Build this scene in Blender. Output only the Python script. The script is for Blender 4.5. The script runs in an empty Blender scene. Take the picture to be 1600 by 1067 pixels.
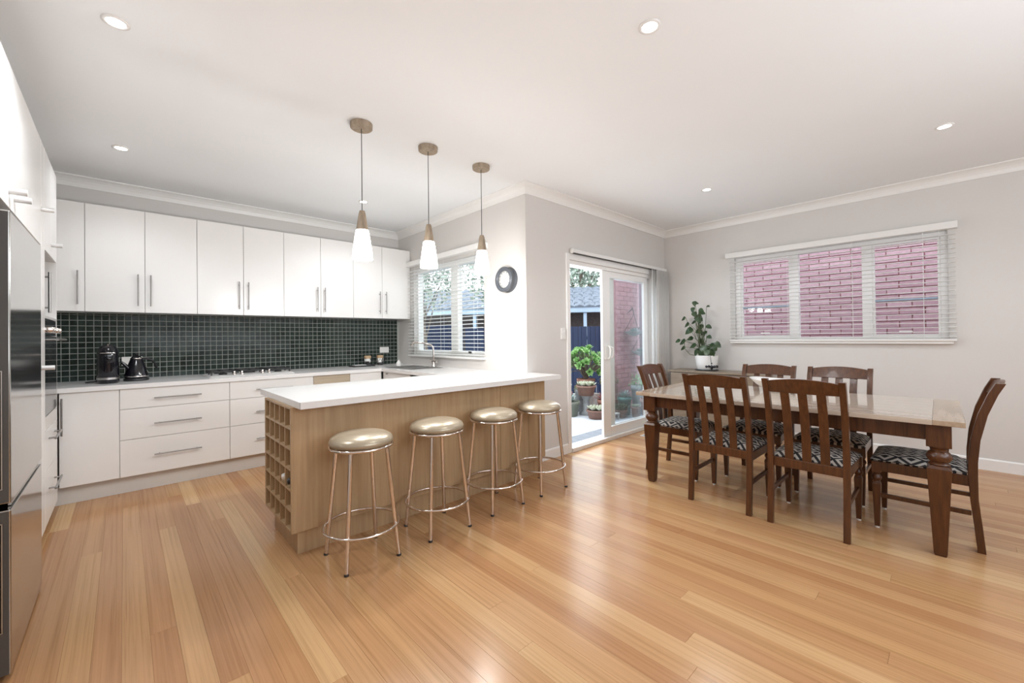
import bpy, math, random
from mathutils import Vector, Matrix
random.seed(7)
PI = math.pi
S = bpy.context.scene
C = S.collection

# ------------------------------------------------------------------ camera
CAMH = 1.28
yaw, pitch, roll = math.radians(43.156), math.radians(0.391), math.radians(-0.636)
F = Vector((math.sin(yaw)*math.cos(pitch), math.cos(yaw)*math.cos(pitch), math.sin(pitch)))
r0 = Vector((math.cos(yaw), -math.sin(yaw), 0)); u0 = r0.cross(F)
rr = math.cos(roll)*r0 + math.sin(roll)*u0
uu = -math.sin(roll)*r0 + math.cos(roll)*u0
cam = bpy.data.cameras.new('camera'); camo = bpy.data.objects.new('camera', cam); C.objects.link(camo)
m3 = Matrix((rr, uu, -F)).transposed()
camo.matrix_world = Matrix.Translation((0, 0, CAMH)) @ m3.to_4x4()
cam.sensor_fit = 'HORIZONTAL'; cam.sensor_width = 36.0
cam.lens = 647.22/1600*36
cam.shift_y = (521.96-533.5)/1600
cam.clip_start = 0.02
S.camera = camo
# ------------------------------------------------------------------ world, light, exposure
S.view_settings.view_transform = 'Standard'; S.view_settings.look = 'None'
S.view_settings.gamma = 1; S.view_settings.use_curve_mapping = False
S.view_settings.exposure = 0.16
S.cycles.max_bounces = 10; S.cycles.diffuse_bounces = 6; S.cycles.glossy_bounces = 4
S.cycles.transparent_max_bounces = 24; S.cycles.caustics_reflective = False; S.cycles.caustics_refractive = False
S.cycles.sample_clamp_indirect = 6
W = bpy.data.worlds.new('world'); S.world = W; W.use_nodes = True
wb = W.node_tree.nodes['Background']; wb.inputs[0].default_value = (0.86, 0.93, 1.0, 1); wb.inputs[1].default_value = 4.2

def area(name, loc, size, power, aim=(0, 0, -1), col=(1, 1, 1), sizey=None, spread=None):
    l = bpy.data.lights.new(name, 'AREA'); l.energy = power; l.color = col
    l.shape = 'RECTANGLE'; l.size = size; l.size_y = sizey or size
    if spread: l.spread = spread
    o = bpy.data.objects.new(name, l); C.objects.link(o); o.location = loc
    o.rotation_euler = Vector(aim).to_track_quat('-Z', 'Y').to_euler(); return o
def point(name, loc, power, rad=.05, col=(1, 1, 1)):
    l = bpy.data.lights.new(name, 'POINT'); l.energy = power; l.shadow_soft_size = rad; l.color = col
    o = bpy.data.objects.new(name, l); C.objects.link(o); o.location = loc; return o
def spot(name, loc, power, ang=150, col=(.90, .95, 1)):
    l = bpy.data.lights.new(name, 'SPOT'); l.energy = power; l.shadow_soft_size = .12; l.color = col
    l.spot_size = math.radians(ang); l.spot_blend = .6
    o = bpy.data.objects.new(name, l); C.objects.link(o); o.location = loc; return o
# added unseen fill panel high behind the camera; the rear wall has no window
area('rear_fill', (2.3, -3.1, 2.35), 4.6, 58, (0, 1, -.12), (.82, .91, 1), .7)
# added unseen panel behind the camera, aimed up to brighten the ceiling
area('ceiling_fill', (1.6, -1.6, 1.3), 3.0, 54, (0.05, .25, 1), (.82, .91, 1), 2.0)
# sky light entering by the patio door
area('daylight_patio', (4.5, 3.25, 1.25), 1.7, 28, (0, -1, -.15), (.93, .96, 1), 2.0)
DOWN = [(-.022, 2.708), (1.892, 1.004), (-.01, 4.459), (4.425, .027), (4.455, 1.75), (1.948, 4.463), (1.2, -1.6), (3.9, -1.8)]  # last two are unseen lamps added behind the camera as fill
for d in DOWN: spot('downlight_and_fill_beam', (d[0], d[1], 2.66), {2.708: 50, 4.459: 13, 4.463: 20, .027: 18}.get(d[1], 29))
PEND = [(1.233, 2.85), (1.776, 2.85), (2.318, 2.85)]
for p in PEND: point('pendant_bulb', (p[0], p[1], 1.80), 20, .055, (1, .985, .965))

# ------------------------------------------------------------------ materials
def mat(name, col, rough=.5, metal=0, coat=0, spec=.5):
    m = bpy.data.materials.new(name); m.use_nodes = True
    b = m.node_tree.nodes['Principled BSDF']
    b.inputs['Base Color'].default_value = (*col, 1); b.inputs['Roughness'].default_value = rough
    b.inputs['Metallic'].default_value = metal; b.inputs['Coat Weight'].default_value = coat
    b.inputs['Specular IOR Level'].default_value = spec
    return m
def nd(m, t, **k):
    n = m.node_tree.nodes.new(t)
    for a, v in k.items(): setattr(n, a, v)
    return n
def lk(m, a, b): m.node_tree.links.new(a, b)
def coords(m, scale=(1, 1, 1), kind='Object', rnd=False):
    tc = nd(m, 'ShaderNodeTexCoord'); mp = nd(m, 'ShaderNodeMapping'); mp.inputs['Scale'].default_value = scale
    if rnd:
        oi = nd(m, 'ShaderNodeObjectInfo'); mu = nd(m, 'ShaderNodeMath', operation='MULTIPLY'); mu.inputs[1].default_value = 37.0
        lk(m, oi.outputs['Random'], mu.inputs[0])
        ad = nd(m, 'ShaderNodeVectorMath', operation='ADD')
        lk(m, tc.outputs[kind], ad.inputs[0]); lk(m, mu.outputs[0], ad.inputs[1]); lk(m, ad.outputs[0], mp.inputs[0])
    else: lk(m, tc.outputs[kind], mp.inputs[0])
    return mp.outputs[0]
def ramp(m, fac, stops):
    r = nd(m, 'ShaderNodeValToRGB'); e = r.color_ramp.elements
    e[0].position = stops[0][0]; e[0].color = (*stops[0][1], 1); e[1].position = stops[-1][0]; e[1].color = (*stops[-1][1], 1)
    for p, c in stops[1:-1]: x = e.new(p); x.color = (*c, 1)
    lk(m, fac, r.inputs[0]); return r.outputs[0]
def wood(name, c1, c2, c3, scale=(30, 30, 1.5), rough=.4, coat=0, rnd=True, bump=.02, detail=6):
    m = mat(name, c1, rough, coat=coat); b = m.node_tree.nodes['Principled BSDF']
    v = coords(m, scale, rnd=rnd)
    n = nd(m, 'ShaderNodeTexNoise'); n.inputs['Scale'].default_value = 1; n.inputs['Detail'].default_value = detail; n.inputs['Roughness'].default_value = .62
    lk(m, v, n.inputs['Vector'])
    lk(m, ramp(m, n.outputs[0], [(.3, c1), (.5, c2), (.72, c3)]), b.inputs['Base Color'])
    bp = nd(m, 'ShaderNodeBump'); bp.inputs['Strength'].default_value = bump; lk(m, n.outputs[0], bp.inputs['Height']); lk(m, bp.outputs[0], b.inputs['Normal'])
    return m
M = {}
def noisy(name, col, amt=.06, sc=6, rough=.6, **k):
    m = mat(name, col, rough, **k); b = m.node_tree.nodes['Principled BSDF']
    n = nd(m, 'ShaderNodeTexNoise'); n.inputs['Scale'].default_value = sc; n.inputs['Detail'].default_value = 3
    lk(m, coords(m), n.inputs['Vector'])
    lo = tuple(c*(1-amt) for c in col); hi = tuple(min(1, c*(1+amt)) for c in col)
    lk(m, ramp(m, n.outputs[0], [(.3, lo), (.7, hi)]), b.inputs['Base Color']); return m
M['wall'] = noisy('wall_paint', (.66, .635, .61), .012, 2, .7)
M['ceil'] = noisy('ceiling_paint', (.84, .86, .875), .008, 2, .8)
M['trim'] = noisy('white_gloss_paint', (.82, .81, .79), .01, 5, .35)
M['white'] = noisy('white_laminate', (.80, .785, .765), .01, 3, .22)
M['kick'] = noisy('kick_board', (.62, .60, .57), .02, 3, .4)
M['bench'] = noisy('speckled_white_stone', (.80, .79, .78), .06, 260, .16)
M['grout'] = noisy('pale_grout', (.42, .43, .40), .05, 40, .8)
M['steel'] = noisy('brushed_steel', (.55, .54, .53), .06, 30, .3, metal=1)
M['fridge'] = noisy('polished_grey_steel', (.50, .49, .47), .03, 3, .13, metal=1)
M['fridgeside'] = noisy('dark_grey_steel', (.085, .08, .075), .05, 3, .4, metal=.2)
M['bronze'] = noisy('warm_chrome', (.72, .65, .60), .02, 10, .09, metal=1)
M['hobsteel'] = noisy('satin_hob_steel', (.78, .77, .76), .03, 30, .5, metal=.5)
M['handle'] = noisy('satin_handle_steel', (.30, .29, .28), .05, 30, .32, metal=.8)
M['chrome'] = noisy('chrome', (.80, .74, .70), .02, 10, .08, metal=1)
M['dark'] = noisy('dark_plastic', (.02, .02, .022), .2, 20, .35)
M['black'] = noisy('gloss_black_enamel', (.006, .006, .009), .2, 20, .1)
M['iron'] = noisy('cast_iron', (.012, .012, .012), .3, 50, .5)
M['plastic'] = noisy('white_plastic', (.80, .79, .76), .01, 10, .35)
M['ceramic'] = noisy('white_ceramic', (.78, .77, .75), .01, 10, .2)
M['greyclock'] = noisy('grey_metal_paint', (.075, .083, .097), .05, 20, .4)
M['soil'] = noisy('soil', (.05, .035, .025), .4, 40, .9)
M['terra'] = noisy('terracotta', (.33, .15, .105), .2, 12, .8)
M['pot_olive'] = noisy('glazed_olive_pot', (.16, .17, .13), .2, 8, .35)
M['pot_brown'] = noisy('brown_pot', (.22, .12, .09), .2, 12, .7)
M['pot_teal'] = noisy('teal_glazed_pot', (.08, .22, .20), .2, 12, .35)
M['pot_grey'] = noisy('grey_stone', (.30, .31, .31), .2, 12, .8)
M['stone'] = noisy('pale_stone', (.62, .60, .55), .15, 12, .8)
M['blue'] = noisy('navy_fence_paint', (.010, .022, .066), .15, 5, .6)
M['gutter'] = noisy('pale_blue_gutter', (.35, .45, .55), .05, 5, .5)
M['roof'] = noisy('slate_roof_tile', (.12, .14, .17), .3, 9, .8)
M['dbrick'] = noisy('dark_brick', (.06, .045, .04), .3, 20, .8)
M['bark'] = noisy('bark', (.16, .13, .10), .3, 15, .9)
M['paver'] = noisy('pale_paver', (.60, .63, .66), .08, 8, .7)
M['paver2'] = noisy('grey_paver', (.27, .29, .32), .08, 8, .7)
M['mortar'] = noisy('painted_mortar', (.36, .13, .14), .08, 20, .8)
M['cane'] = noisy('greenish_brown_stem', (.07, .09, .035), .2, 20, .6)

def leafm(name, c1, c2, rough=.45):
    m = mat(name, c1, rough); b = m.node_tree.nodes['Principled BSDF']
    n = nd(m, 'ShaderNodeTexNoise'); n.inputs['Scale'].default_value = 14; lk(m, coords(m), n.inputs['Vector'])
    lk(m, ramp(m, n.outputs[0], [(.35, c1), (.65, c2)]), b.inputs['Base Color']); return m
M['leaf'] = leafm('glossy_dark_green_leaf', (.018, .042, .016), (.045, .085, .032), .3)
M['leafbright'] = leafm('bright_succulent_green', (.16, .36, .10), (.40, .58, .26))
M['leafgrey'] = leafm('grey_green_leaf', (.20, .30, .27), (.42, .52, .50))
M['leafolive'] = leafm('olive_leaf', (.16, .17, .06), (.33, .32, .15))
M['leafred'] = leafm('red_leaf', (.22, .04, .06), (.40, .16, .12))
M['leaftree'] = leafm('silvery_tree_leaf', (.10, .15, .10), (.45, .52, .44))
M['leafcream'] = leafm('cream_green_leaf', (.45, .50, .35), (.70, .70, .58))

def brickm(nm='painted_red_brick', c1=(.44, .255, .295), c2=(.53, .335, .375)):
    m = mat(nm, (.5, .2, .2), .75); b = m.node_tree.nodes['Principled BSDF']
    n = nd(m, 'ShaderNodeTexNoise'); n.inputs['Scale'].default_value = 22; lk(m, coords(m, rnd=True), n.inputs['Vector'])
    oi = nd(m, 'ShaderNodeObjectInfo')
    c = ramp(m, oi.outputs['Random'], [(0, c1), (1, c2)])
    mx = nd(m, 'ShaderNodeMixRGB', blend_type='MULTIPLY'); mx.inputs[0].default_value = .35
    lk(m, c, mx.inputs[1]); lk(m, n.outputs[0], mx.inputs[2]); lk(m, mx.outputs[0], b.inputs['Base Color'])
    bp = nd(m, 'ShaderNodeBump'); bp.inputs['Strength'].default_value = .4; bp.inputs['Distance'].default_value = .01
    lk(m, n.outputs[0], bp.inputs['Height']); lk(m, bp.outputs[0], b.inputs['Normal']); return m
M['brick'] = brickm()
M['gbrick'] = brickm('painted_salmon_brick', (.66, .30, .32), (.80, .40, .42))
def tilem():
    m = mat('dark_green_glazed_tile', (.02, .03, .025), .10, spec=.2); b = m.node_tree.nodes['Principled BSDF']
    n = nd(m, 'ShaderNodeTexNoise'); n.inputs['Scale'].default_value = 30; lk(m, coords(m, rnd=True), n.inputs['Vector'])
    n2 = nd(m, 'ShaderNodeTexNoise'); n2.inputs['Scale'].default_value = 9
    tc = nd(m, 'ShaderNodeNewGeometry'); lk(m, tc.outputs['Position'], n2.inputs['Vector'])
    a = nd(m, 'ShaderNodeMath', operation='ADD'); lk(m, n.outputs[0], a.inputs[0]); lk(m, n2.outputs[0], a.inputs[1])
    h = nd(m, 'ShaderNodeMath', operation='MULTIPLY'); h.inputs[1].default_value = .5; lk(m, a.outputs[0], h.inputs[0])
    lk(m, ramp(m, h.outputs[0], [(.35, (.010, .016, .013)), (.65, (.033, .050, .042))]), b.inputs['Base Color'])
    bp = nd(m, 'ShaderNodeBump'); bp.inputs['Strength'].default_value = .06; bp.inputs['Distance'].default_value = .003
    lk(m, n.outputs[0], bp.inputs['Height']); lk(m, bp.outputs[0], b.inputs['Normal']); return m
M['tile'] = tilem()
def floorm():
    m = mat('varnished_ash_floorboard', (.5, .3, .15), .2, spec=.34); b = m.node_tree.nodes['Principled BSDF']
    b.inputs['Coat Roughness'].default_value = .16
    oi = nd(m, 'ShaderNodeObjectInfo')
    base = ramp(m, oi.outputs['Random'], [(0, (.39, .195, .090)), (.25, (.48, .275, .127)), (.5, (.43, .228, .108)), (.8, (.51, .30, .145)), (1, (.56, .36, .18))])
    v = coords(m, (75, .9, 20), rnd=True)
    n = nd(m, 'ShaderNodeTexNoise'); n.inputs['Scale'].default_value = 1; n.inputs['Detail'].default_value = 7; n.inputs['Roughness'].default_value = .65; n.inputs['Distortion'].default_value = .3
    lk(m, v, n.inputs['Vector'])
    g = ramp(m, n.outputs[0], [(.25, (.66, .60, .52)), (.5, (.98, .97, .96)), (.8, (1.15, 1.15, 1.15))])
    mx = nd(m, 'ShaderNodeMixRGB', blend_type='MULTIPLY'); mx.inputs[0].default_value = .9
    lk(m, base, mx.inputs[1]); lk(m, g, mx.inputs[2])
    # fine dark gum streaks
    v2 = coords(m, (170, 1.2, 20), rnd=True); w2 = nd(m, 'ShaderNodeTexNoise'); w2.inputs['Scale'].default_value = 1; w2.inputs['Detail'].default_value = 2
    lk(m, v2, w2.inputs['Vector'])
    g2 = ramp(m, w2.outputs[0], [(.68, (1, 1, 1)), (.84, (.62, .48, .38))])
    m2 = nd(m, 'ShaderNodeMixRGB', blend_type='MULTIPLY'); m2.inputs[0].default_value = .7
    lk(m, mx.outputs[0], m2.inputs[1]); lk(m, g2, m2.inputs[2]); lk(m, m2.outputs[0], b.inputs['Base Color'])
    r = nd(m, 'ShaderNodeMapRange'); r.inputs[3].default_value = .17; r.inputs[4].default_value = .27; lk(m, n.outputs[0], r.inputs[0]); lk(m, r.outputs[0], b.inputs['Roughness'])
    bp = nd(m, 'ShaderNodeBump'); bp.inputs['Strength'].default_value = .06; bp.inputs['Distance'].default_value = .002
    lk(m, n.outputs[0], bp.inputs['Height']); lk(m, bp.outputs[0], b.inputs['Normal']); return m
M['floor'] = floorm()
M['beech'] = wood('pale_beech_veneer', (.41, .27, .148), (.465, .315, .178), (.52, .365, .212), (45, 45, 2.2), .38)
M['beechdark'] = wood('grey_beech_veneer', (.40, .33, .24), (.46, .38, .28), (.50, .42, .32), (2.5, 45, 45), .35)
M['pendwood'] = wood('washed_oak', (.22, .17, .12), (.32, .25, .18), (.40, .33, .24), (40, 40, 8), .55)
M['table'] = wood('red_brown_stained_timber', (.050, .0165, .0055), (.080, .0275, .0085), (.118, .043, .0135), (60, 60, 5), .30, .05)
M['tabletop'] = wood('worn_oak_top', (.46, .385, .31), (.52, .44, .365), (.58, .50, .42), (30, 2.0, 30), .12, .5)
M['sideboard'] = wood('greyed_oak', (.20, .15, .105), (.25, .195, .14), (.30, .24, .18), (30, 2, 30), .4)
M['leather'] = noisy('gold_leather', (.42, .355, .26), .04, 25, .3, metal=.35)
def fabric():
    m = mat('black_and_cream_diamond_fabric', (.6, .55, .5), .85); b = m.node_tree.nodes['Principled BSDF']
    tc = nd(m, 'ShaderNodeTexCoord'); sp = nd(m, 'ShaderNodeSeparateXYZ'); lk(m, tc.outputs['Object'], sp.inputs[0])
    def tri(o, f, off=0.0):
        a = nd(m, 'ShaderNodeMath', operation='MULTIPLY_ADD'); a.inputs[1].default_value = f; a.inputs[2].default_value = off; lk(m, o, a.inputs[0])
        fr = nd(m, 'ShaderNodeMath', operation='FRACT'); lk(m, a.outputs[0], fr.inputs[0])
        s = nd(m, 'ShaderNodeMath', operation='SUBTRACT'); s.inputs[1].default_value = .5; lk(m, fr.outputs[0], s.inputs[0])
        ab = nd(m, 'ShaderNodeMath', operation='ABSOLUTE'); lk(m, s.outputs[0], ab.inputs[0]); return ab.outputs[0]
    x = tri(sp.outputs[0], 10.0, .25); y = tri(sp.outputs[1], 8.0, .1)
    ad = nd(m, 'ShaderNodeMath', operation='ADD'); lk(m, x, ad.inputs[0]); lk(m, y, ad.inputs[1])
    mu = nd(m, 'ShaderNodeMath', operation='MULTIPLY'); mu.inputs[1].default_value = 2.6; lk(m, ad.outputs[0], mu.inputs[0])
    fr = nd(m, 'ShaderNodeMath', operation='FRACT'); lk(m, mu.outputs[0], fr.inputs[0])
    gt = nd(m, 'ShaderNodeMath', operation='GREATER_THAN'); gt.inputs[1].default_value = .52; lk(m, fr.outputs[0], gt.inputs[0])
    lk(m, ramp(m, gt.outputs[0], [(0, (.022, .02, .022)), (1, (.56, .52, .47))]), b.inputs['Base Color']); return m
M['fabric'] = fabric()
def glow(name, col, st):
    m = mat(name, (.9, .9, .9), .4); b = m.node_tree.nodes['Principled BSDF']
    n = nd(m, 'ShaderNodeTexNoise'); n.inputs['Scale'].default_value = 3; lk(m, coords(m), n.inputs['Vector'])
    lk(m, ramp(m, n.outputs[0], [(.3, tuple(c*.97 for c in col)), (.7, col)]), b.inputs['Emission Color'])
    b.inputs['Emission Strength'].default_value = st; return m
M['bulb'] = glow('lit_lamp', (1, .98, .94), 12)
M['shade'] = glow('lit_opal_glass', (1, .97, .93), 6.0)
def glass(name, tint=(.96, .98, .98), base=.04, haze=0.0, hcol=(.8, .82, .85)):
    m = bpy.data.materials.new(name); m.use_nodes = True; nt = m.node_tree; nt.nodes.clear()
    o = nd(m, 'ShaderNodeOutputMaterial'); t = nd(m, 'ShaderNodeBsdfTransparent'); t.inputs[0].default_value = (*tint, 1)
    g = nd(m, 'ShaderNodeBsdfGlossy'); g.inputs['Roughness'].default_value = .01
    fr = nd(m, 'ShaderNodeFresnel'); ge = nd(m, 'ShaderNodeNewGeometry')
    io = nd(m, 'ShaderNodeMapRange'); io.inputs[3].default_value = 1.27; io.inputs[4].default_value = 1/1.27   # same reflectance from both faces of the pane
    lk(m, ge.outputs['Backfacing'], io.inputs[0]); lk(m, io.outputs[0], fr.inputs[0])
    mx = nd(m, 'ShaderNodeMixShader'); lk(m, fr.outputs[0], mx.inputs[0]); lk(m, t.outputs[0], mx.inputs[1]); lk(m, g.outputs[0], mx.inputs[2])
    out = mx.outputs[0]
    if haze:
        n = nd(m, 'ShaderNodeTexNoise'); n.inputs['Scale'].default_value = 2; lk(m, coords(m), n.inputs['Vector'])
        mr = nd(m, 'ShaderNodeMapRange'); mr.inputs[3].default_value = haze*.8; mr.inputs[4].default_value = haze*1.2; lk(m, n.outputs[0], mr.inputs[0])
        d = nd(m, 'ShaderNodeBsdfDiffuse'); d.inputs[0].default_value = (*hcol, 1)
        m2 = nd(m, 'ShaderNodeMixShader'); lk(m, mr.outputs[0], m2.inputs[0]); lk(m, out, m2.inputs[1]); lk(m, d.outputs[0], m2.inputs[2]); out = m2.outputs[0]
    lk(m, out, o.inputs[0]); return m
M['glass'] = glass('window_glass')
M['screen'] = glass('fly_screen_mesh', (.86, .87, .9), haze=.10)
M['blind'] = noisy('white_blind_slat', (.82, .82, .80), .01, 5, .4)
M['vane'] = noisy('cream_blind_fabric', (.70, .68, .65), .02, 5, .8)

# ------------------------------------------------------------------ mesh helpers
class MB:
    def __init__(s): s.v = []; s.f = []; s.sm = []
    def add(s, v, f, smooth=False):
        b = len(s.v); s.v += [tuple(p) for p in v]
        for q in f: s.f.append(tuple(b+i for i in q)); s.sm.append(smooth)
        return s
    def box(s, x0, x1, y0, y1, z0, z1):
        v = [(x, y, z) for z in (z0, z1) for y in (y0, y1) for x in (x0, x1)]
        return s.add(v, [(0, 2, 3, 1), (4, 5, 7, 6), (0, 1, 5, 4), (2, 6, 7, 3), (0, 4, 6, 2), (1, 3, 7, 5)])
    def taper(s, c0, w0, c1, w1):       # box from rectangle (c0,w0=(wx,wy)) to rectangle (c1,w1)
        v = []
        for c, w in ((c0, w0), (c1, w1)):
            for sy in (-1, 1):
                for sx in (-1, 1): v.append((c[0]+sx*w[0]/2, c[1]+sy*w[1]/2, c[2]))
        return s.add(v, [(0, 2, 3, 1), (4, 5, 7, 6), (0, 1, 5, 4), (2, 6, 7, 3), (0, 4, 6, 2), (1, 3, 7, 5)])
    def tube(s, pts, r, n=10, closed=False, cap=True):
        pts = [Vector(p) for p in pts]; N = len(pts); rs = r if isinstance(r, (list, tuple)) else [r]*N
        rings = []; prev = None
        for i, p in enumerate(pts):
            if closed: t = pts[(i+1) % N]-pts[i-1]
            else: t = pts[min(i+1, N-1)]-pts[max(i-1, 0)]
            t.normalize()
            if prev is None:
                a = Vector((0, 0, 1)) if abs(t.z) < .9 else Vector((1, 0, 0)); prev = a
            x = prev - t*prev.dot(t)
            if x.length < 1e-4: x = Vector((1, 0, 0)) - t*t.x
            x.normalize(); prev = x; y = t.cross(x)
            rings.append([p+(x*math.cos(2*PI*k/n)+y*math.sin(2*PI*k/n))*rs[i] for k in range(n)])
        v = [q for R_ in rings for q in R_]; f = []
        for i in range(N if closed else N-1):
            j = (i+1) % N
            for k in range(n): f.append((i*n+k, i*n+(k+1) % n, j*n+(k+1) % n, j*n+k))
        s.add(v, f, True)
        if cap and not closed:
            s.add(rings[0], [tuple(range(n))[::-1]]); s.add(rings[-1], [tuple(range(n))])
        return s
    def lathe(s, prof, c=(0, 0, 0), n=24, smooth=True, axis='z', sq=0):
        v = []; f = []
        for (r, z) in prof:
            for k in range(n):
                a = 2*PI*k/n; x, y = r*math.cos(a), r*math.sin(a)
                p = (x, y, z) if axis == 'z' else ((z, x, y) if axis == 'x' else (x, z, y))
                v.append((c[0]+p[0], c[1]+p[1], c[2]+p[2]))
        for i in range(len(prof)-1):
            for k in range(n): f.append((i*n+k, i*n+(k+1) % n, (i+1)*n+(k+1) % n, (i+1)*n+k))
        s.add(v, f, smooth)
        if prof[0][0] > 1e-5: s.add(v[:n], [tuple(range(n))[::-1]])
        if prof[-1][0] > 1e-5: s.add(v[-n:], [tuple(range(n))])
        return s
    def prism(s, poly, axis, a, b):      # poly 2D list, extruded along axis from a to b
        def P(p, t):
            return (t, p[0], p[1]) if axis == 'x' else ((p[0], t, p[1]) if axis == 'y' else (p[0], p[1], t))
        n = len(poly); v = [P(p, a) for p in poly]+[P(p, b) for p in poly]
        f = [tuple(range(n))[::-1], tuple(range(n, 2*n))]+[(i, (i+1) % n, n+(i+1) % n, n+i) for i in range(n)]
        return s.add(v, f)
    def leaf(s, c, d, up, L, Wd, curl=.2, heart=False):
        c = Vector(c); d = Vector(d).normalized(); up = Vector(up); sd = d.cross(up)
        if sd.length < 1e-3: sd = d.cross(Vector((1, 0, 0)))
        sd.normalize(); nn = sd.cross(d)
        w = [(.0, .0), (.12, .42 if heart else .25), (.4, .5), (.75, .3), (1, 0)]
        v = []
        for t, q in w:
            m_ = c+d*L*t-nn*curl*L*t*t
            v += [m_-sd*q*Wd+nn*.08*L*q, m_, m_+sd*q*Wd+nn*.08*L*q]
        f = []
        for i in range(4):
            f += [(i*3, i*3+1, i*3+4, i*3+3), (i*3+1, i*3+2, i*3+5, i*3+4)]
        return s.add(v, f, True)
def wloc(o):
    v = Vector((0, 0, 0))
    while o is not None: v += o.location; o = o.parent
    return v
def link(mb, name, material, parent=None, bevel=0, seg=2, local=False, origin=None):
    me = bpy.data.meshes.new(name)
    off = Vector((0, 0, 0))
    if parent is not None and not local: off = wloc(parent)
    if origin is not None: off = Vector(origin)
    me.from_pydata([(p[0]-off.x, p[1]-off.y, p[2]-off.z) for p in mb.v], [], mb.f)
    me.polygons.foreach_set('use_smooth', mb.sm); me.materials.append(M[material] if isinstance(material, str) else material)
    me.update()
    o = bpy.data.objects.new(name, me); C.objects.link(o)
    if parent is not None: o.parent = parent
    if origin is not None: o.location = Vector(origin) - (wloc(parent) if parent is not None else Vector((0, 0, 0)))
    if bevel:
        b = o.modifiers.new('bevel', 'BEVEL'); b.width = bevel; b.segments = seg; b.limit_method = 'ANGLE'; b.angle_limit = math.radians(40)
        me.polygons.foreach_set('use_smooth', [True]*len(me.polygons))
        w = o.modifiers.new('wn', 'WEIGHTED_NORMAL'); w.keep_sharp = True
    return o
def tag(o, label=None, cat=None, group=None, kind=None):
    if label: o['label'] = label
    if cat: o['category'] = cat
    if group: o['group'] = group
    if kind: o['kind'] = kind
    return o
def thing(name, label, cat, loc, group=None, kind=None):
    o = bpy.data.objects.new(name, None); C.objects.link(o); o.location = loc; o.empty_display_size = .1
    return tag(o, label, cat, group, kind)
def struct(name, mb, m, label=None, bevel=0, loc=None):
    c = loc or tuple(sum(p[i] for p in mb.v)/len(mb.v) for i in range(3))
    o = link(mb, name, m, None, bevel, origin=c); o['kind'] = 'structure'
    if label: o['label'] = label
    return o
def bx(*a): return MB().box(*a)
def copytree(o, parent=None):
    c = o.copy(); C.objects.link(c); c.parent = parent
    for ch in list(o.children): copytree(ch, c)
    return c

# ------------------------------------------------------------------ room shell
XL, XK, XR = -1.0, 2.93, 5.83
YB, YD, YF = 5.53, 2.91, -3.25
ZC = 2.80
def walled(axis, lo, hi, t0, t1, holes):
    """wall slab with rectangular holes; axis 'x': runs along x between lo..hi, thickness y t0..t1"""
    m = MB(); cur = lo
    def b(a0, a1, z0, z1):
        if a1-a0 < 1e-4 or z1-z0 < 1e-4: return
        if axis == 'x': m.box(a0, a1, t0, t1, z0, z1)
        else: m.box(t0, t1, a0, a1, z0, z1)
    for (h0, h1, z0, z1) in sorted(holes):
        b(cur, h0, 0, ZC); b(h0, h1, 0, z0); b(h0, h1, z1, ZC); cur = h1
    b(cur, hi, 0, ZC); return m
DX0, DX1, DZ = 3.60, 5.50, 2.13
W1 = (.03, 1.95, 1.20, 2.27)      # dining window y0,y1,z0,z1
W2 = (3.57, 5.10, 1.06, 2.22)     # kitchen window
struct('wall_back', walled('x', XL-.15, XK+.15, YB, YB+.15, []), 'wall')
struct('wall_side', walled('y', YD, YB, XK, XK+.15, [W2]), 'wall')
struct('wall_patio', walled('x', XK+.15, XR+.15, YD, YD+.15, [(DX0, DX1, 0, DZ)]), 'wall')
struct('wall_right', walled('y', YF, YD, XR, XR+.15, [W1]), 'wall')
struct('wall_left', walled('y', YF, YB, XL-.15, XL, []), 'wall')
struct('wall_front', walled('x', XL-.15, XR+.15, YF-.15, YF, []), 'wall')
cl = MB(); cl.box(XL-.15, XK+.15, YF-.15, YB+.15, ZC, ZC+.12); cl.box(XK+.15, XR+.15, YF-.15, YD+.15, ZC, ZC+.12)
struct('ceiling', cl, 'ceil')

def sweep(path, prof):
    """prof: list of (out, z); out = distance into the room; room on the right-hand side of the path"""
    m = MB(); n = len(path); k = len(prof); vs = []
    for i, p in enumerate(path):
        d1 = Vector(p)-Vector(path[i-1]) if i > 0 else None; d2 = Vector(path[i+1])-Vector(p) if i < n-1 else None
        nr = lambda d: Vector((d.y, -d.x)).normalized()
        if d1 is None: nn = nr(d2)
        elif d2 is None: nn = nr(d1)
        else:
            a, b = nr(d1), nr(d2); nn = (a+b)/(1+a.dot(b))
        for (o_, z) in prof: vs.append((p[0]+nn.x*o_, p[1]+nn.y*o_, z))
    f = []
    for i in range(n-1):
        for j in range(k):
            j2 = (j+1) % k; f.append((i*k+j, (i+1)*k+j, (i+1)*k+j2, i*k+j2))
    f.append(tuple(range(k))); f.append(tuple(range((n-1)*k, n*k))[::-1])
    return m.add(vs, f)
cove = [(0, ZC), (0, 2.712), (.012, 2.712)]+[(.012+.088*(1-math.cos(a)), 2.722+.078*math.sin(a)) for a in [PI/2*i/6 for i in range(7)]]+[(.10, ZC)]
cove = [(0, ZC), (0, 2.71), (.010, 2.71), (.012, 2.722), (.020, 2.745), (.036, 2.766), (.058, 2.781), (.084, 2.789), (.090, 2.790), (.090, ZC)]
struct('trim_1', sweep([(XL, YB), (XK, YB), (XK, YD), (XR, YD), (XR, YF)], cove), 'trim')
base = [(0, 0), (.014, 0), (.014, .095), (.006, .105), (0, .105)]
struct('baseboard_patio', sweep([(XK+.0, YD), (3.545, YD)], base), 'trim')
struct('baseboard_corner', sweep([(5.56, YD), (XR, YD), (XR, YF)], base), 'trim')

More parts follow.
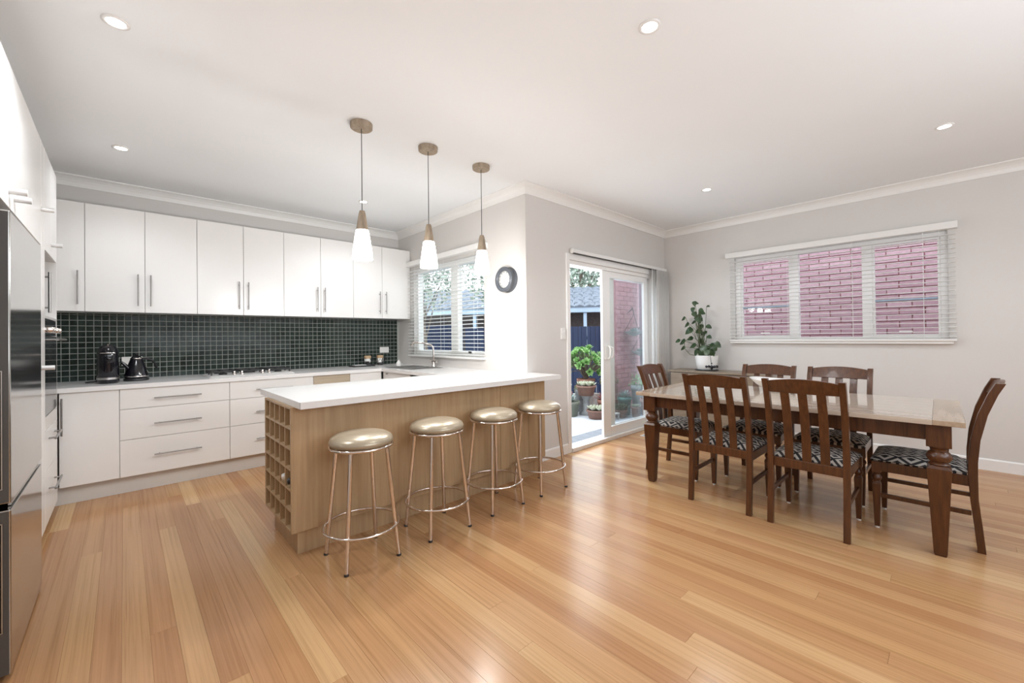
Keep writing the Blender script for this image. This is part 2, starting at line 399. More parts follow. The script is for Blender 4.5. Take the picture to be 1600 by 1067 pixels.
# floor: a dark underlay and the boards laid on it
fl = thing('floor', None, None, (2.4, 1.1, 0)); fl['kind'] = 'structure'
sub = MB(); sub.box(XL-.15, XR+.15, YF-.15, YD+.15, -.12, -.019); sub.box(XL-.15, XK+.15, YD+.15, YB+.15, -.12, -.019)
link(sub, 'underlay', 'dark', fl)
BW = .0900; x = XL; board_meshes = {}
rows = []
while x < XR-.001:
    rows.append((x, min(x+BW, XR))); x += BW
planks = []
for (x0, x1) in rows:
    y1end = YB if x0 < XK-.02 else YD
    y = YF - random.random()*2.2
    while y < y1end:
        L = random.choice([1.8, 2.4, 3.0, 3.6, 4.5]) + random.random()*.6
        a, b = max(y, YF), min(y+L, y1end)
        if b-a > .02: planks.append((x0, x1, a, b))
        y += L
def mkplank(x0, x1, a, b):
    g = .00035; c = .0005
    X0, X1, Y0, Y1 = x0+g*.5, x1-g*.5, a+g, b-g
    m = MB(); v = []
    for z, i in ((-.019, 0), (-c, 0), (0, c)):
        v += [(X0+i, Y0+i, z), (X1-i, Y0+i, z), (X1-i, Y1-i, z), (X0+i, Y1-i, z)]
    f = [(0, 3, 2, 1), (8, 9, 10, 11)]
    for k in (0, 4):
        for i in range(4): f.append((k+i, k+(i+1) % 4, k+4+(i+1) % 4, k+4+i))
    return m.add(v, f)
near = sorted(planks, key=lambda p: -(1 if (p[1] > -.5 and p[3] > -.6) else 0)*100 + math.hypot((p[0]+p[1])/2, max(0, p[2])))
for p in near[:298]:
    c = ((p[0]+p[1])/2, (p[2]+p[3])/2, 0)
    link(mkplank(*p), 'floorboard', 'floor', fl, origin=c)
rest = MB()
for p in near[298:]:
    q = mkplank(*p); rest.add(q.v, q.f)
if rest.v: tag(link(rest, 'floorboards_rest', 'floor', fl), kind='stuff')

# ------------------------------------------------------------------ windows and patio door
def blind(name, label, X, y0, y1, z0, z1, step, cords, pel):
    t = thing(name, label, 'blind', (X, (y0+y1)/2, z0))
    link(bx(X-.075, X, pel[0], pel[1], pel[2], pel[3]), 'pelmet', 'trim', t, .003)
    n = int((z1-z0)/step)
    sl = None
    for i in range(n):
        z = z0+step*(i+.5)
        if sl is None:
            m = MB(); w = .024; c = X-.036
            m.add([(c-w, y0, 0.002), (c, y0, .005), (c+w, y0, 0.000), (c-w, y1, 0.002), (c, y1, .005), (c+w, y1, 0.000),
                   (c-w, y0, -.0005), (c, y0, .0025), (c+w, y0, -.0025), (c-w, y1, -.0005), (c, y1, .0025), (c+w, y1, -.0025)],
                  [(0, 1, 4, 3), (1, 2, 5, 4), (6, 9, 10, 7), (7, 10, 11, 8), (0, 3, 9, 6), (2, 8, 11, 5), (0, 6, 7, 1), (1, 7, 8, 2), (3, 4, 10, 9), (4, 5, 11, 10)])
            sl = link(m, 'slat', 'blind', t, origin=(X, (y0+y1)/2, 0)); sl.location.z = z-z0
        else:
            o = sl.copy(); C.objects.link(o); o.location.z = z-z0
    link(bx(X-.062, X-.012, y0, y1, z0-.02, z0-.002), 'bottom_rail', 'trim', t, .002)
    for cy in cords:
        m = MB()
        for dx in (-.062, -.011): m.tube([(X+dx, cy, z0-.01), (X+dx, cy, z1)], .0012, 4)
        link(m, 'ladder_cord', 'blind', t)
    return t
wn = thing('window_1', None, None, (XR+.1, .99, W1[2])); wn['kind'] = 'structure'
fr = MB(); a0, a1, z0, z1 = W1; X0, X1 = XR+.03, XR+.10
for (p0, p1, q0, q1) in [(a0, a1, z0, z0+.04), (a0, a1, z1-.045, z1), (a0, a0+.05, z0+.04, z1-.045), (a1-.06, a1, z0+.04, z1-.045), (1.256, 1.334, z0+.04, z1-.045), (.593, .677, z0+.04, z1-.045)]: fr.box(X0, X1, p0, p1, q0, q1)
link(fr, 'window_frame', 'trim', wn, .002)
for (p0, p1) in ((a0+.05, .593), (1.334, a1-.06)):
    s_ = MB()
    for (b0, b1, q0, q1) in [(p0, p1, z0+.04, z0+.065), (p0, p1, z1-.07, z1-.045), (p0, p0+.022, z0+.065, z1-.07), (p1-.022, p1, z0+.065, z1-.07)]: s_.box(X0+.01, X0+.05, b0, b1, q0, q1)
    so = link(s_, 'sash', 'trim', wn, .002)
    link(bx(X0+.028, X0+.032, p0+.02, p1-.02, z0+.06, z1-.06), 'pane', 'glass', so)
    link(bx(X0-.012, X0+.01, (p0+p1)/2-.05, (p0+p1)/2+.05, z0+.085, z0+.10), 'lift_handle', 'trim', so, .003)
    link(bx(X0+.008, X0+.05, p0+.023, p1-.023, 1.612, 1.630), 'meeting_rail', 'gutter', so, .002)
link(bx(X0+.028, X0+.032, .677, 1.256, z0+.04, z1-.045), 'pane', 'glass', wn)
link(bx(XR-.045, XR+.03, a0-.03, a1+.05, z0-.035, z0-.003), 'window_sill', 'trim', wn, .004)
tag(blind('venetian_blind', 'wide white venetian blind with open slats over the three-pane dining window', XR, -.02, 2.0, 1.215, 2.275, .0445, (.09, .20, .75, 1.35, 1.87), (-.037, 2.04, 2.272, 2.338)))
wn = thing('window_2', None, None, (XK+.08, 4.3, W2[2])); wn['kind'] = 'structure'
fr = MB(); a0, a1, z0, z1 = W2; X0, X1 = XK+.04, XK+.11
for (p0, p1, q0, q1) in [(a0, a1, z0, z0+.05), (a0, a1, z1-.06, z1), (a0, a0+.04, z0+.05, z1-.06), (a1-.05, a1, z0+.05, z1-.06), (4.13, 4.27, z0+.05, z1-.06)]: fr.box(X0, X1, p0, p1, q0, q1)
link(fr, 'window_frame', 'trim', wn, .002)
for (p0, p1) in ((a0+.04, 4.13), (4.27, a1-.05)):
    link(bx(X0+.03, X0+.034, p0, p1, z0+.05, z1-.06), 'pane', 'glass', wn)
link(bx(X0-.02, X0, 3.86, 3.90, z0+.035, z0+.06), 'window_latch', 'dark', wn, .003)
link(bx(XK-.03, XK+.04, 3.55, 5.12, z0-.03, z0-.003), 'window_sill', 'trim', wn, .004)
blind('venetian_blind', 'white venetian blind with open slats over the window above the kitchen sink', XK, 3.56, 5.17, 1.055, 2.255, .0445, (3.68, 4.35, 5.05), (3.50, 5.22, 2.262, 2.325))

# patio sliding door
dr = thing('door_1', None, None, (4.55, YD+.08, 0)); dr['kind'] = 'structure'
fr = MB()
for (p0, p1, q0, q1) in [(DX0, DX0+.03, .035, DZ-.045), (DX1-.03, DX1, .035, DZ-.045), (DX0, DX1, DZ-.045, DZ), (DX0, DX1, -.02, .035)]: fr.box(p0, p1, YD+.005, YD+.145, q0, q1)
link(fr, 'door_frame', 'trim', dr, .002)
ar = MB()
ar.box(3.545, DX0, YD-.018, YD, 0, 2.20); ar.box(DX1, 5.56, YD-.018, YD, 0, 2.20); ar.box(DX0, DX1, YD-.018, YD, DZ, 2.20)
link(ar, 'architrave', 'trim', dr, .004)
link(MB().box(DX0, DX1, YD-.03, YD+.005, 0, .045), 'threshold', 'trim', dr, .004)
def leafdoor(x0, x1, y0, y1, ws, we):
    m = MB()
    m.box(x0, x0+ws, y0, y1, .036, DZ-.046); m.box(x1-we, x1, y0, y1, .036, DZ-.046)
    m.box(x0+ws, x1-we, y0, y1, .036, .15); m.box(x0+ws, x1-we, y0, y1, DZ-.12, DZ-.046)
    o = link(m, 'sliding_leaf', 'trim', dr, .003)
    ym = (y0+y1)/2
    link(bx(x0+ws, x1-we, ym-.003, ym+.003, .15, DZ-.12), 'pane', 'glass', o)
    return o
l1 = leafdoor(4.27, 5.35, YD+.02, YD+.055, .155, .09)
h = MB(); hx = 4.40
h.tube([(hx-.045, YD+.02, 1.15), (hx-.05, YD-.015, 1.15), (hx-.05, YD-.03, 1.12), (hx-.05, YD-.03, 1.03), (hx-.05, YD-.015, 1.0), (hx-.045, YD+.02, 1.0)], .011, 8)
h.box(hx-.10, hx-.06, YD+.005, YD+.02, .99, 1.16)
h.tube([(hx+.0, YD+.02, 1.15), (hx+.02, YD-.02, 1.13), (hx+.025, YD-.025, 1.075), (hx+.02, YD-.02, 1.02), (hx+.0, YD+.02, 1.0)], .011, 8)
link(h, 'door_handle', 'plastic', l1, .0)
leafdoor(4.50, DX1-.03, YD+.075, YD+.11, .10, .08)
link(bx(4.58, 5.42, YD+.122, YD+.124, .05, DZ-.05), 'fly_screen', 'screen', dr)
# vertical blind with its track
vb = thing('vertical_blind', 'cream vertical blind drawn aside to the corner of the patio door', 'blind', (5.55, YD-.06, 0))
tr = MB(); tr.box(3.62, 5.79, YD-.055, YD-.022, 2.205, 2.245); link(tr, 'track', 'trim', vb, .004)
link(MB().box(3.64, 5.50, YD-.05, YD-.028, 2.196, 2.204), 'track_slot', 'dark', vb)
link(MB().lathe([(.0, -.006), (.03, -.006), (.03, .006), (0, .006)], (3.612, YD-.04, 2.225), 16, axis='x'), 'track_end_cap', 'plastic', vb)
for i in range(9):
    xx = 5.36+i*.05 if i > 1 else 5.34+i*.055
    m = MB(); a = math.radians(62 if i > 1 else 38); w = .044
    dx, dy = w*math.cos(a), w*math.sin(a)
    y_ = YD-.062
    m.add([(xx-dx, y_-dy, .06), (xx, y_+.006, .06), (xx+dx, y_+dy, .06), (xx-dx, y_-dy, 2.19), (xx, y_+.006, 2.19), (xx+dx, y_+dy, 2.19)], [(0, 1, 4, 3), (1, 2, 5, 4)], True)
    o = link(m, 'vane', 'blind' if i < 2 else 'vane', vb)
    s = o.modifiers.new('solid', 'SOLIDIFY'); s.thickness = .002

# ------------------------------------------------------------------ kitchen joinery
def bar_handle(p0, p1, out, r=.0055, off=.035, inset=.035, name='handle', parent=None, m='handle'):
    """bar from p0 to p1 (on the door face), standing off along vector out"""
    p0, p1, out = Vector(p0), Vector(p1), Vector(out); d = (p1-p0).normalized()
    b = MB(); b.tube([p0+out*off, p1+out*off], r, 8)
    for q in (p0+d*inset, p1-d*inset): b.tube([q-out*.001, q+out*off], r*.8, 6)
    return link(b, name, m, parent)
OY = (0, -1, 0); OX = (1, 0, 0); OXm = (-1, 0, 0)
CF = 4.755           # cabinet front plane, back run
UF = 5.185           # wall cabinet front plane
g = .0018
def wallcab(x0, x1, doors, label):
    t = thing('wall_cabinet', label, 'cabinet', ((x0+x1)/2, 5.36, 1.545), 'white wall cabinets over the green splashback')
    link(bx(x0, x1, UF+.019, YB-.001, 1.547, 2.492), 'carcass', 'white', t)
    for (d0, d1, hx) in doors:
        d = link(bx(d0+g, d1-g, UF, UF+.018, 1.545, 2.493), 'door', 'white', t, .0012, 1)
        if hx is not None: bar_handle((hx, UF, 1.604), (hx, UF, 1.896), OY, parent=d)
wallcab(XL, -.246, [(-.64, -.246, -.288)], 'white wall cabinet at the tall oven tower end of the row')
wallcab(-.246, .54, [(-.246, .148, .10), (.148, .54, .189)], 'white two-door wall cabinet above the black kettle')
wallcab(.54, 1.328, [(.54, .937, .895), (.937, 1.328, .979)], 'white two-door wall cabinet above the gas hob')
wallcab(1.328, 2.122, [(1.328, 1.727, 1.685), (1.727, 2.122, 1.769)], 'white two-door wall cabinet above the timber-fronted base unit')
wallcab(2.122, XK-.001, [(2.122, 2.508, 2.466), (2.508, 2.925, 2.553)], 'white two-door wall cabinet in the corner by the sink window')

BZ = .881
def basecab(name, x0, x1, fronts, label, m='white', depth=YB-.01, cat='cabinet'):
    t = thing(name, label, cat, ((x0+x1)/2, 5.1, 0), 'base units of the back bench')
    link(bx(x0, x1, CF+.02, depth, .142, BZ-.001), 'carcass', 'white', t)
    for (nm, f0, f1, q0, q1, hd) in fronts:
        d = link(bx(f0+g, f1-g, CF, CF+.018, q0+g, q1-g), nm, m, t, .0012, 1)
        if hd: bar_handle(*hd, OY, parent=d)
def hx(a, b, z): return ((a, CF, z), (b, CF, z))
basecab('base_cabinet', -.37, -.027, [('door', -.37, -.027, .141, BZ, ((-.352, CF, .55), (-.352, CF, .84)))], 'white single-door base cabinet beside the oven tower')
basecab('drawer_unit', -.027, .74, [('drawer', -.027, .74, q0, q1, hx(.19, .52, z)) for q0, q1, z in ((.141, .451, .303), (.451, .708, .572), (.708, BZ, .79))], 'white three-drawer unit under the kettle', cat='drawers')
basecab('drawer_unit', .74, 1.50, [('drawer', .74, 1.50, q0, q1, hx(.955, 1.285, z)) for q0, q1, z in ((.141, .451, .303), (.451, .708, .572), (.708, BZ, .79))], 'white three-drawer unit under the gas hob', cat='drawers')
t = thing('timber_front_unit', 'base unit with a grey-brown timber front right of the hob', 'cabinet', (1.7, 5.1, 0), 'base units of the back bench')
link(bx(1.50, 1.898, CF+.02, YB-.01, .142, BZ-.001), 'carcass', 'white', t)
link(bx(1.50+g, 1.898-g, CF, CF+.018, .141, BZ-.002), 'door', 'beechdark', t, .0012, 1)
basecab('base_cabinet', 1.898, 2.29, [('door', 1.898, 2.278, .141, BZ, None)], 'white base cabinet in the inner corner of the bench')
kb = MB(); kb.box(-.45, 2.34, 4.805, 4.823, 0, .14)
tag(link(kb, 'kick_board', 'kick', None, origin=(1, 4.81, 0)), 'pale kick board under the back bench units', 'kick board')
# sink run
SF = 2.30
t = thing('base_cabinet', 'white base cabinet under the sink with a small front knob', 'cabinet', (2.6, 4.4, 0), 'base units of the sink run')
link(bx(SF+.02, XK-.01, 4.10, CF+.015, .142, BZ-.001-.165), 'carcass', 'white', t)
d = link(bx(SF, SF+.018, 4.10, CF-.004, .141, BZ-.002), 'door', 'white', t, .0012, 1)
link(MB().tube([(SF, 4.64, .855), (SF-.025, 4.64, .855)], .007, 8), 'knob', 'steel', d)
t = thing('dishwasher', 'black-fronted dishwasher under the bench near the peninsula', 'dishwasher', (2.6, 3.8, 0))
link(bx(SF+.02, XK-.02, 3.48, 4.09, .10, BZ-.005), 'body', 'dark', t)
link(bx(SF, SF+.018, 3.485, 4.085, .12, BZ-.01), 'door', 'black', t, .002)

# worktop: U-shaped slab with sink cut-out
def slab(rects, z0, z1):
    m = MB()
    for r_ in rects: m.box(*r_, z0, z1)
    return m
ws = thing('worktop', 'white speckled stone worktop running from the oven tower round to the breakfast bar', 'worktop', (1.5, 4, .885))
hole = (2.40, 2.78, 4.22, 4.86)
bk = slab([(XL+.001, 2.26, 4.738, YB-.012), (2.26, hole[0], 4.738, YB-.012), (hole[0], XK-.001, hole[3], YB-.012), (hole[1], XK-.001, 4.738, hole[3])], BZ, .918)
link(bk, 'back_bench', 'bench', ws)
sk = slab([(2.275, hole[0], 3.47, 4.738), (hole[0], hole[1], 3.47, hole[2]), (hole[1], XK-.001, 3.47, 4.738)], BZ, .918)
link(sk, 'sink_bench', 'bench', ws)
isl = slab([(.728, XK-.001, 2.535, 3.47), (XK-.001, 3.0, 2.535, YD-.001)], BZ, .92)
link(isl, 'breakfast_bar_top', 'bench', ws)
link(bx(.7265, .728, 2.5345, 2.5365, BZ, .9195), 'edge_joint', 'dark', ws)

# sink, tap
t = thing('kitchen_sink', 'stainless steel inset sink with bowl and drainer below the kitchen window', 'sink', (2.63, 4.54, .76))
m = MB(); a, b_, c_, d_ = hole; zz = .9205
m.box(a-.02, a+.012, c_-.02, d_+.02, .9185, zz+.002); m.box(b_-.012, b_+.02, c_-.02, d_+.02, .9185, zz+.002)
m.box(a+.012, b_-.012, c_-.02, c_+.012, .9185, zz+.002); m.box(a+.012, b_-.012, d_-.012, d_+.02, .9185, zz+.002)
m.box(a+.012, b_-.012, 4.50, 4.54, .9185, zz+.001)
link(m, 'rim', 'steel', t, .002)
for (q0, q1) in ((c_+.012, 4.50), (4.54, d_-.012)):
    w = MB(); w.box(a+.008, a+.012, q0, q1, .775, .919); w.box(b_-.012, b_-.008, q0, q1, .775, .919); w.box(a+.008, b_-.008, q0, q0+.004, .775, .919); w.box(a+.008, b_-.008, q1-.004, q1, .775, .919); w.box(a+.008, b_-.008, q0, q1, .77, .775)
    link(w, 'bowl', 'steel', t)
t = thing('mixer_tap', 'chrome mixer tap with a high swivel spout behind the sink', 'tap', (2.846, 4.48, .92))
m = MB(); m.lathe([(.026, .9185), (.026, .93), (.02, .94), (.019, .97), (.016, .98)], (2.846, 4.48, 0), 16)
link(m, 'base', 'chrome', t)
link(MB().tube([(2.846, 4.48, .975), (2.844, 4.48, 1.12), (2.839, 4.485, 1.165), (2.82, 4.50, 1.19), (2.76, 4.57, 1.215), (2.68, 4.65, 1.225), (2.66, 4.67, 1.215), (2.65, 4.68, 1.18)], .0115, 10), 'spout', 'chrome', t)
link(MB().tube([(2.846, 4.42, .985), (2.846, 4.54, .985)], .012, 8), 'lever', 'chrome', t)
for yy in (4.415, 4.545):
    m = MB()
    for k in range(4):
        a = k*PI/2+.4; m.tube([(2.846, yy, .987), (2.846+.026*math.cos(a), yy, .987+.026*math.sin(a))], .006, 6)
    link(m, 'cross_handle', 'chrome', t)
t = thing('soap_bottle', 'small clear glass dish bottle at the corner of the sink', 'bottle', (2.60, 4.93, .92))
link(MB().lathe([(.026, .9215), (.03, .93), (.03, .96), (.02, .975), (.012, .99)], (2.60, 4.93, 0), 14), 'body', 'ceramic', t)
link(MB().lathe([(.013, .99), (.013, 1.0), (.004, 1.002)], (2.60, 4.93, 0), 10), 'lid', 'chrome', t)

# splashback
sp = thing('splashback', 'dark green mosaic tile splashback with pale grout behind the hob', 'splashback', (1.2, YB, .92))
link(bx(XL+.002, XK-.004, YB-.006, YB-.0005, .9185, 1.546), 'grout', 'grout', sp)
px_, pz = .0525, .0513
tiles = []
xs = [-.361+i*px_ for i in range(-4, 64)]; zs = [1.5295-pz*j for j in range(0, 12)]
for i, x0 in enumerate(xs):
    if x0+px_ > XK-.003: continue
    for j, zt in enumerate(zs):
        tiles.append((x0, zt-pz, px_, pz))
    tiles.append((x0, 1.5295, px_, .0155))
def mktile(w, h_):
    q = .0023; c = .0018; m = MB(); v = []
    for y, i in ((0, 0), (-.0025, 0), (-.004, c)):
        v += [(q+i, y, q+i), (w-q-i, y, q+i), (w-q-i, y, h_-q-i), (q+i, y, h_-q-i)]
    f = [(0, 3, 2, 1), (8, 9, 10, 11)]
    for k in (0, 4):
        for i in range(4): f.append((k+i, k+(i+1) % 4, k+4+(i+1) % 4, k+4+i))
    return m.add(v, f)
tile0 = None; resttiles = MB()
full = [t_ for t_ in tiles if t_[3] > .03]; part_ = [t_ for t_ in tiles if t_[3] <= .03]
full.sort(key=lambda q: q[0])
for k, (x0, z0, w, h_) in enumerate(full):
    if k < 299:
        if tile0 is None:
            tile0 = link(mktile(w, h_), 'tile', 'tile', sp, local=True); o = tile0
        else: o = tile0.copy(); C.objects.link(o)
        o.location = Vector((x0, YB-.006, z0))-sp.location
        o.rotation_euler = (random.gauss(0, .003), 0, random.gauss(0, .003))
    else:
        q = mktile(w, h_); rz = random.gauss(0, .003); rx = random.gauss(0, .003)
        resttiles.add([(p[0]+x0, p[1]+YB-.006+(p[0]-w/2)*rz+(p[2]-h_/2)*rx, p[2]+z0) for p in q.v], q.f)
for (x0, z0, w, h_) in part_:
    q = mktile(w, h_); resttiles.add([(p[0]+x0, p[1]+YB-.006, p[2]+z0) for p in q.v], q.f)
tag(link(resttiles, 'far_tiles', 'tile', sp), kind='stuff')

def outlet(name, label, cx, cz, w, h_, face, at, n=2, cat='outlet'):
    """face 'y': plate on wall y=at facing -y ; 'x': plate on wall x=at facing -x"""
    loc = (cx, at, cz) if face == 'y' else (at, cx, cz)
    t = thing(name, label, cat, loc)
    def b(a0, a1, d0, d1, q0, q1):
        return bx(a0, a1, at-d1, at-d0, q0, q1) if face == 'y' else bx(at-d1, at-d0, a0, a1, q0, q1)
    link(b(cx-w/2, cx+w/2, 0, .009, cz-h_/2, cz+h_/2), 'plate', 'plastic', t, .002)
    for k in range(n):
        xx = cx+(k-(n-1)/2)*w*.42
        link(b(xx-.008, xx+.008, .009, .013, cz+.008, cz+.026), 'rocker', 'plastic', t, .001)
    return t
outlet('power_outlet', 'white power outlet on the tiles behind the kettle', .06, 1.085, .15, .085, 'y', YB-.010)
outlet('power_outlet', 'white power outlet on the tiles near the window corner', 2.69, 1.118, .135, .08, 'y', YB-.010)
outlet('light_switch', 'white switch plate below the wall clock, upper of the two', 3.19, 1.332, .115, .07, 'x', XK)
outlet('power_outlet', 'white outlet plate below the wall clock, lower of the two', 3.19, 1.14, .115, .07, 'x', XK)
outlet('light_switch', 'white double switch plate on the wall beside the patio door', 3.49, 1.31, .075, .12, 'y', YD, 2, 'switch')

# peninsula
pn = thing('peninsula_cabinet', 'beech-veneered breakfast bar cabinet with an open wine rack end', 'cabinet', (1.8, 2.95, 0))
PF = 2.655
for (a, b_) in ((.71, 2.345), (2.345, 2.685), (2.685, XK-.045)):
    link(bx(a, b_-.003 if b_ < 2.8 else b_, PF, PF+.018, .141, BZ-.001), 'front_panel', 'beech', pn, .001, 1)
link(bx(.752, XK-.06, 2.69, 3.20, 0, .14), 'kick_board', 'beech', pn)
link(bx(1.04, XK-.006, PF+.019, 2.90, .142, BZ-.002), 'carcass', 'beech', pn)
link(bx(1.04, 2.29, 2.902, 3.26, .142, BZ-.002), 'rear_carcass', 'white', pn)
YR0, YR1, ZR0, ZR1 = PF+.018, 3.265, .141, BZ-.001
link(bx(.71, 1.04, YR1-.018, YR1, ZR0, ZR1), 'rack_side', 'beech', pn)
link(bx(1.022, 1.038, YR0, YR1-.018, ZR0, ZR1), 'rack_back', 'beech', pn)
nC, nR = 5, 6; tt = .013
cw = (YR1-.018-YR0-tt*(nC-1))/nC; ch = (ZR1-ZR0-tt*(nR+1))/nR
for i in range(1, nC):
    y = YR0+i*cw+(i-1)*tt; link(bx(.711, 1.022, y, y+tt, ZR0, ZR1), 'rack_divider', 'beech', pn)
sh0 = None
for i in range(nC):
    for j in range(nR+1):
        y = YR0+i*(cw+tt); z = ZR0+j*(ch+tt)
        if sh0 is None: sh0 = link(bx(0, .31, 0, cw, 0, tt), 'rack_shelf', 'beech', pn, local=True); o = sh0
        else: o = sh0.copy(); C.objects.link(o)
        o.location = Vector((.7115, y, z))-pn.location
def cell(i, j): return (YR0+i*(cw+tt)+cw/2, ZR0+j*(ch+tt)+tt)
for (i, j, mb_, mc, lab, r_) in [(1, 2, 'black', 'ceramic', 'wine bottle with a cream cap lying in the rack', .036), (0, 2, 'black', 'dark', 'dark wine bottle lying in the rack column next to the stools', .037)]:
    y, z = cell(i, j); z += r_+.001
    t = thing('wine_bottle', lab, 'bottle', (.9, y, z-r_))
    link(MB().lathe([(r_*.9, 1.015), (r_, 1.0), (r_, .86), (r_*.75, .83), (.014, .80), (.0135, .755)], (0, y, z), 16, axis='x'), 'body', mb_, t)
    link(MB().lathe([(.0145, .775), (.019, .77), (.020, .718), (.016, .708), (.004, .706)], (0, y, z), 14, axis='x'), 'cap', mc, t)

# tall units on the left wall
TF = -.37
def knob(p, parent, L=.055, r=.0145):
    b = MB(); b.tube([p, (p[0]+L, p[1], p[2])], r, 10); return link(b, 'knob', 'hobsteel', parent)
t = thing('overhead_cabinet', 'white two-door cabinet high above the fridge', 'cabinet', (-.68, 2.9, 1.88), 'white tall units by the fridge')
link(bx(XL+.001, TF-.02, 1.95, 3.845, 1.882, 2.533), 'carcass', 'white', t)
for (a, b_, ky) in ((1.95, 2.88, 2.865), (2.965, 3.845, 2.985)):
    d = link(bx(TF-.019, TF, a+g, b_-g, 1.88, 2.535), 'door', 'white', t, .0012, 1)
    knob((TF, ky, 1.955 if ky < 2.9 else 1.948), d)
link(bx(TF-.019, TF, 2.88, 2.965, 1.88, 2.535), 'filler', 'white', t)
t = thing('pantry_unit', 'narrow white full-height pull-out between the fridge and the oven', 'cabinet', (-.68, 3.92, 0), 'white tall units by the fridge')
link(bx(XL+.001, TF-.02, 3.85, 3.985, .08, 2.533), 'carcass', 'white', t)
d = link(bx(TF-.019, TF, 3.85+g, 3.985-g, .08, 2.535), 'door', 'white', t, .0012, 1); knob((TF, 3.862, 1.12), d)
knob((TF, 3.862, 2.105), d)
ot = thing('oven_tower', 'white tall cabinet holding the microwave and the wall oven', 'cabinet', (-.68, 4.32, 0), 'white tall units by the fridge')
m = MB(); m.box(XL+.001, TF, 3.987, 4.003, .08, 1.88); m.box(XL+.001, TF, 4.642, 4.66, .08, 1.88)
m.box(XL+.001, TF-.02, 4.003, 4.642, 1.882, 2.533); m.box(XL+.001, TF, 4.003, 4.642, 1.435, 1.452); m.box(XL+.001, TF-.02, 4.003, 4.642, .08, .79)
m.box(XL+.001, TF-.02, 4.642, 4.66, 1.88, 2.533); m.box(XL+.001, TF-.02, 3.987, 4.003, 1.88, 2.533); m.box(XL+.001, XL+.02, 4.003, 4.642, .79, 1.88)
link(m, 'carcass', 'white', ot)
for (a, b_, ky, kz) in ((3.987, 4.32, None, 0), (4.32, 4.66, 4.335, 1.962)):
    d = link(bx(TF-.019, TF, a+g, b_-g, 1.88, 2.535), 'door', 'white', ot, .0012, 1)
    if ky: knob((TF, ky, kz), d)
for (q0, q1, hz) in ((.08, .43, .30), (.43, .70, .635)):
    d = link(bx(TF-.019, TF, 4.005, 4.641, q0+g, q1-g), 'drawer', 'white', ot, .0012, 1)
    bar_handle((TF, 4.13, hz), (TF, 4.50, hz), OX, parent=d, r=.007)
link(bx(TF-.012, TF-.002, 4.005, 4.641, .70, .79), 'vent_trim', 'kick', ot, .001)
t = thing('microwave', 'built-in microwave with a long vertical handle in the tower niche', 'microwave', (-.7, 4.27, 1.453))
link(bx(-.95, -.43, 4.006, 4.52, 1.453, 1.80), 'body', 'steel', t, .003)
link(bx(-.43, -.425, 4.10, 4.50, 1.47, 1.785), 'door_glass', 'black', t)
bar_handle((-.425, 4.42, 1.49), (-.425, 4.42, 1.78), OX, parent=t, r=.008, off=.04)
bt = None
for k in range(7):
    m = MB().lathe([(.008, 0), (.008, .004), (.001, .005)], (-.43, 4.05, 1.50+k*.04), 8, axis='x'); link(m, 'button', 'dark', t)
t = thing('wall_oven', 'black glass wall oven with steel knobs built into the white tower', 'oven', (-.65, 4.32, .80))
link(bx(-.93, TF-.03, 4.006, 4.64, .80, 1.43), 'body', 'dark', t)
link(bx(TF-.029, TF-.002, 4.006, 4.64, 1.325, 1.432), 'control_panel', 'black', t, .001)
link(bx(TF-.029, TF-.004, 4.006, 4.64, 1.405, 1.42), 'vent_strip', 'steel', t)
link(bx(TF-.029, TF, 4.006, 4.64, .80, 1.318), 'door', 'black', t, .001)
for yy in (4.10, 4.20, 4.40, 4.56):
    link(MB().lathe([(.019, -.002), (.019, .025), (.016, .032), (.004, .033)], (TF, yy, 1.362), 14, axis='x'), 'knob', 'chrome', t)
bar_handle((TF, 4.04, 1.296), (TF, 4.60, 1.296), OX, parent=t, r=.009, off=.05)

# fridge
fg = thing('fridge', 'tall polished steel fridge freezer beside the white tall units', 'fridge', (-.65, 2.86, 0))
link(bx(-.96, -.392, 2.47, 3.26, .03, 1.775), 'body', 'fridgeside', fg, .004)
for (q0, q1) in ((.668, 1.786), (.02, .645)):
    d = link(bx(-.388, -.315, 2.462, 3.272, q0, q1), 'door', 'fridge', fg, .006, 3)
    link(bx(-.3835, -.3195, 2.4575, 2.4612, q0+.006, q1-.006), 'edge_panel', 'fridgeside', d, .001)
    a_, b_ = (q0+.06, min(q1-.05, 1.17)) if q0 > .3 else (q0+.17, q1-.05)
    link(bx(-.379, -.338, 2.4545, 2.4574, a_, b_), 'grip_recess', 'black', d, .006, 3)
    m = MB()
    for (u0_, u1_, v0_, v1_) in ((-.338, -.335, a_, b_), (-.379, -.335, a_-.003, a_), (-.379, -.335, b_, b_+.003)): m.box(u0_, u1_, 2.4535, 2.4574, v0_, v1_)
    link(m, 'grip_trim', 'steel', d)
link(bx(-.33, -.322, 2.52, 3.2, .648, .665), 'divider_strip', 'steel', fg)

# ------------------------------------------------------------------ bench-top things
t = thing('gas_hob', 'stainless steel gas hob with black trivets set in the bench', 'hob', (.98, 5.1, .919))
m = MB(); m.add([(.59, 4.83, .919), (1.34, 4.83, .919), (1.34, 5.33, .919), (.59, 5.33, .919), (.615, 4.86, .936), (1.315, 4.86, .936), (1.315, 5.31, .936), (.615, 5.31, .936)],
                [(0, 3, 2, 1), (4, 5, 6, 7), (0, 1, 5, 4), (1, 2, 6, 5), (2, 3, 7, 6), (3, 0, 4, 7)])
link(m, 'steel_top', 'hobsteel', t, .001)
for (cx, cy, r_) in ((.72, 4.98, .035), (.72, 5.2, .045), (.965, 5.12, .06), (1.21, 5.2, .045), (1.21, 4.98, .035)):
    link(MB().lathe([(r_, .937), (r_, .948), (r_*.8, .955), (.002, .957)], (cx, cy, 0), 18), 'burner', 'iron', t)
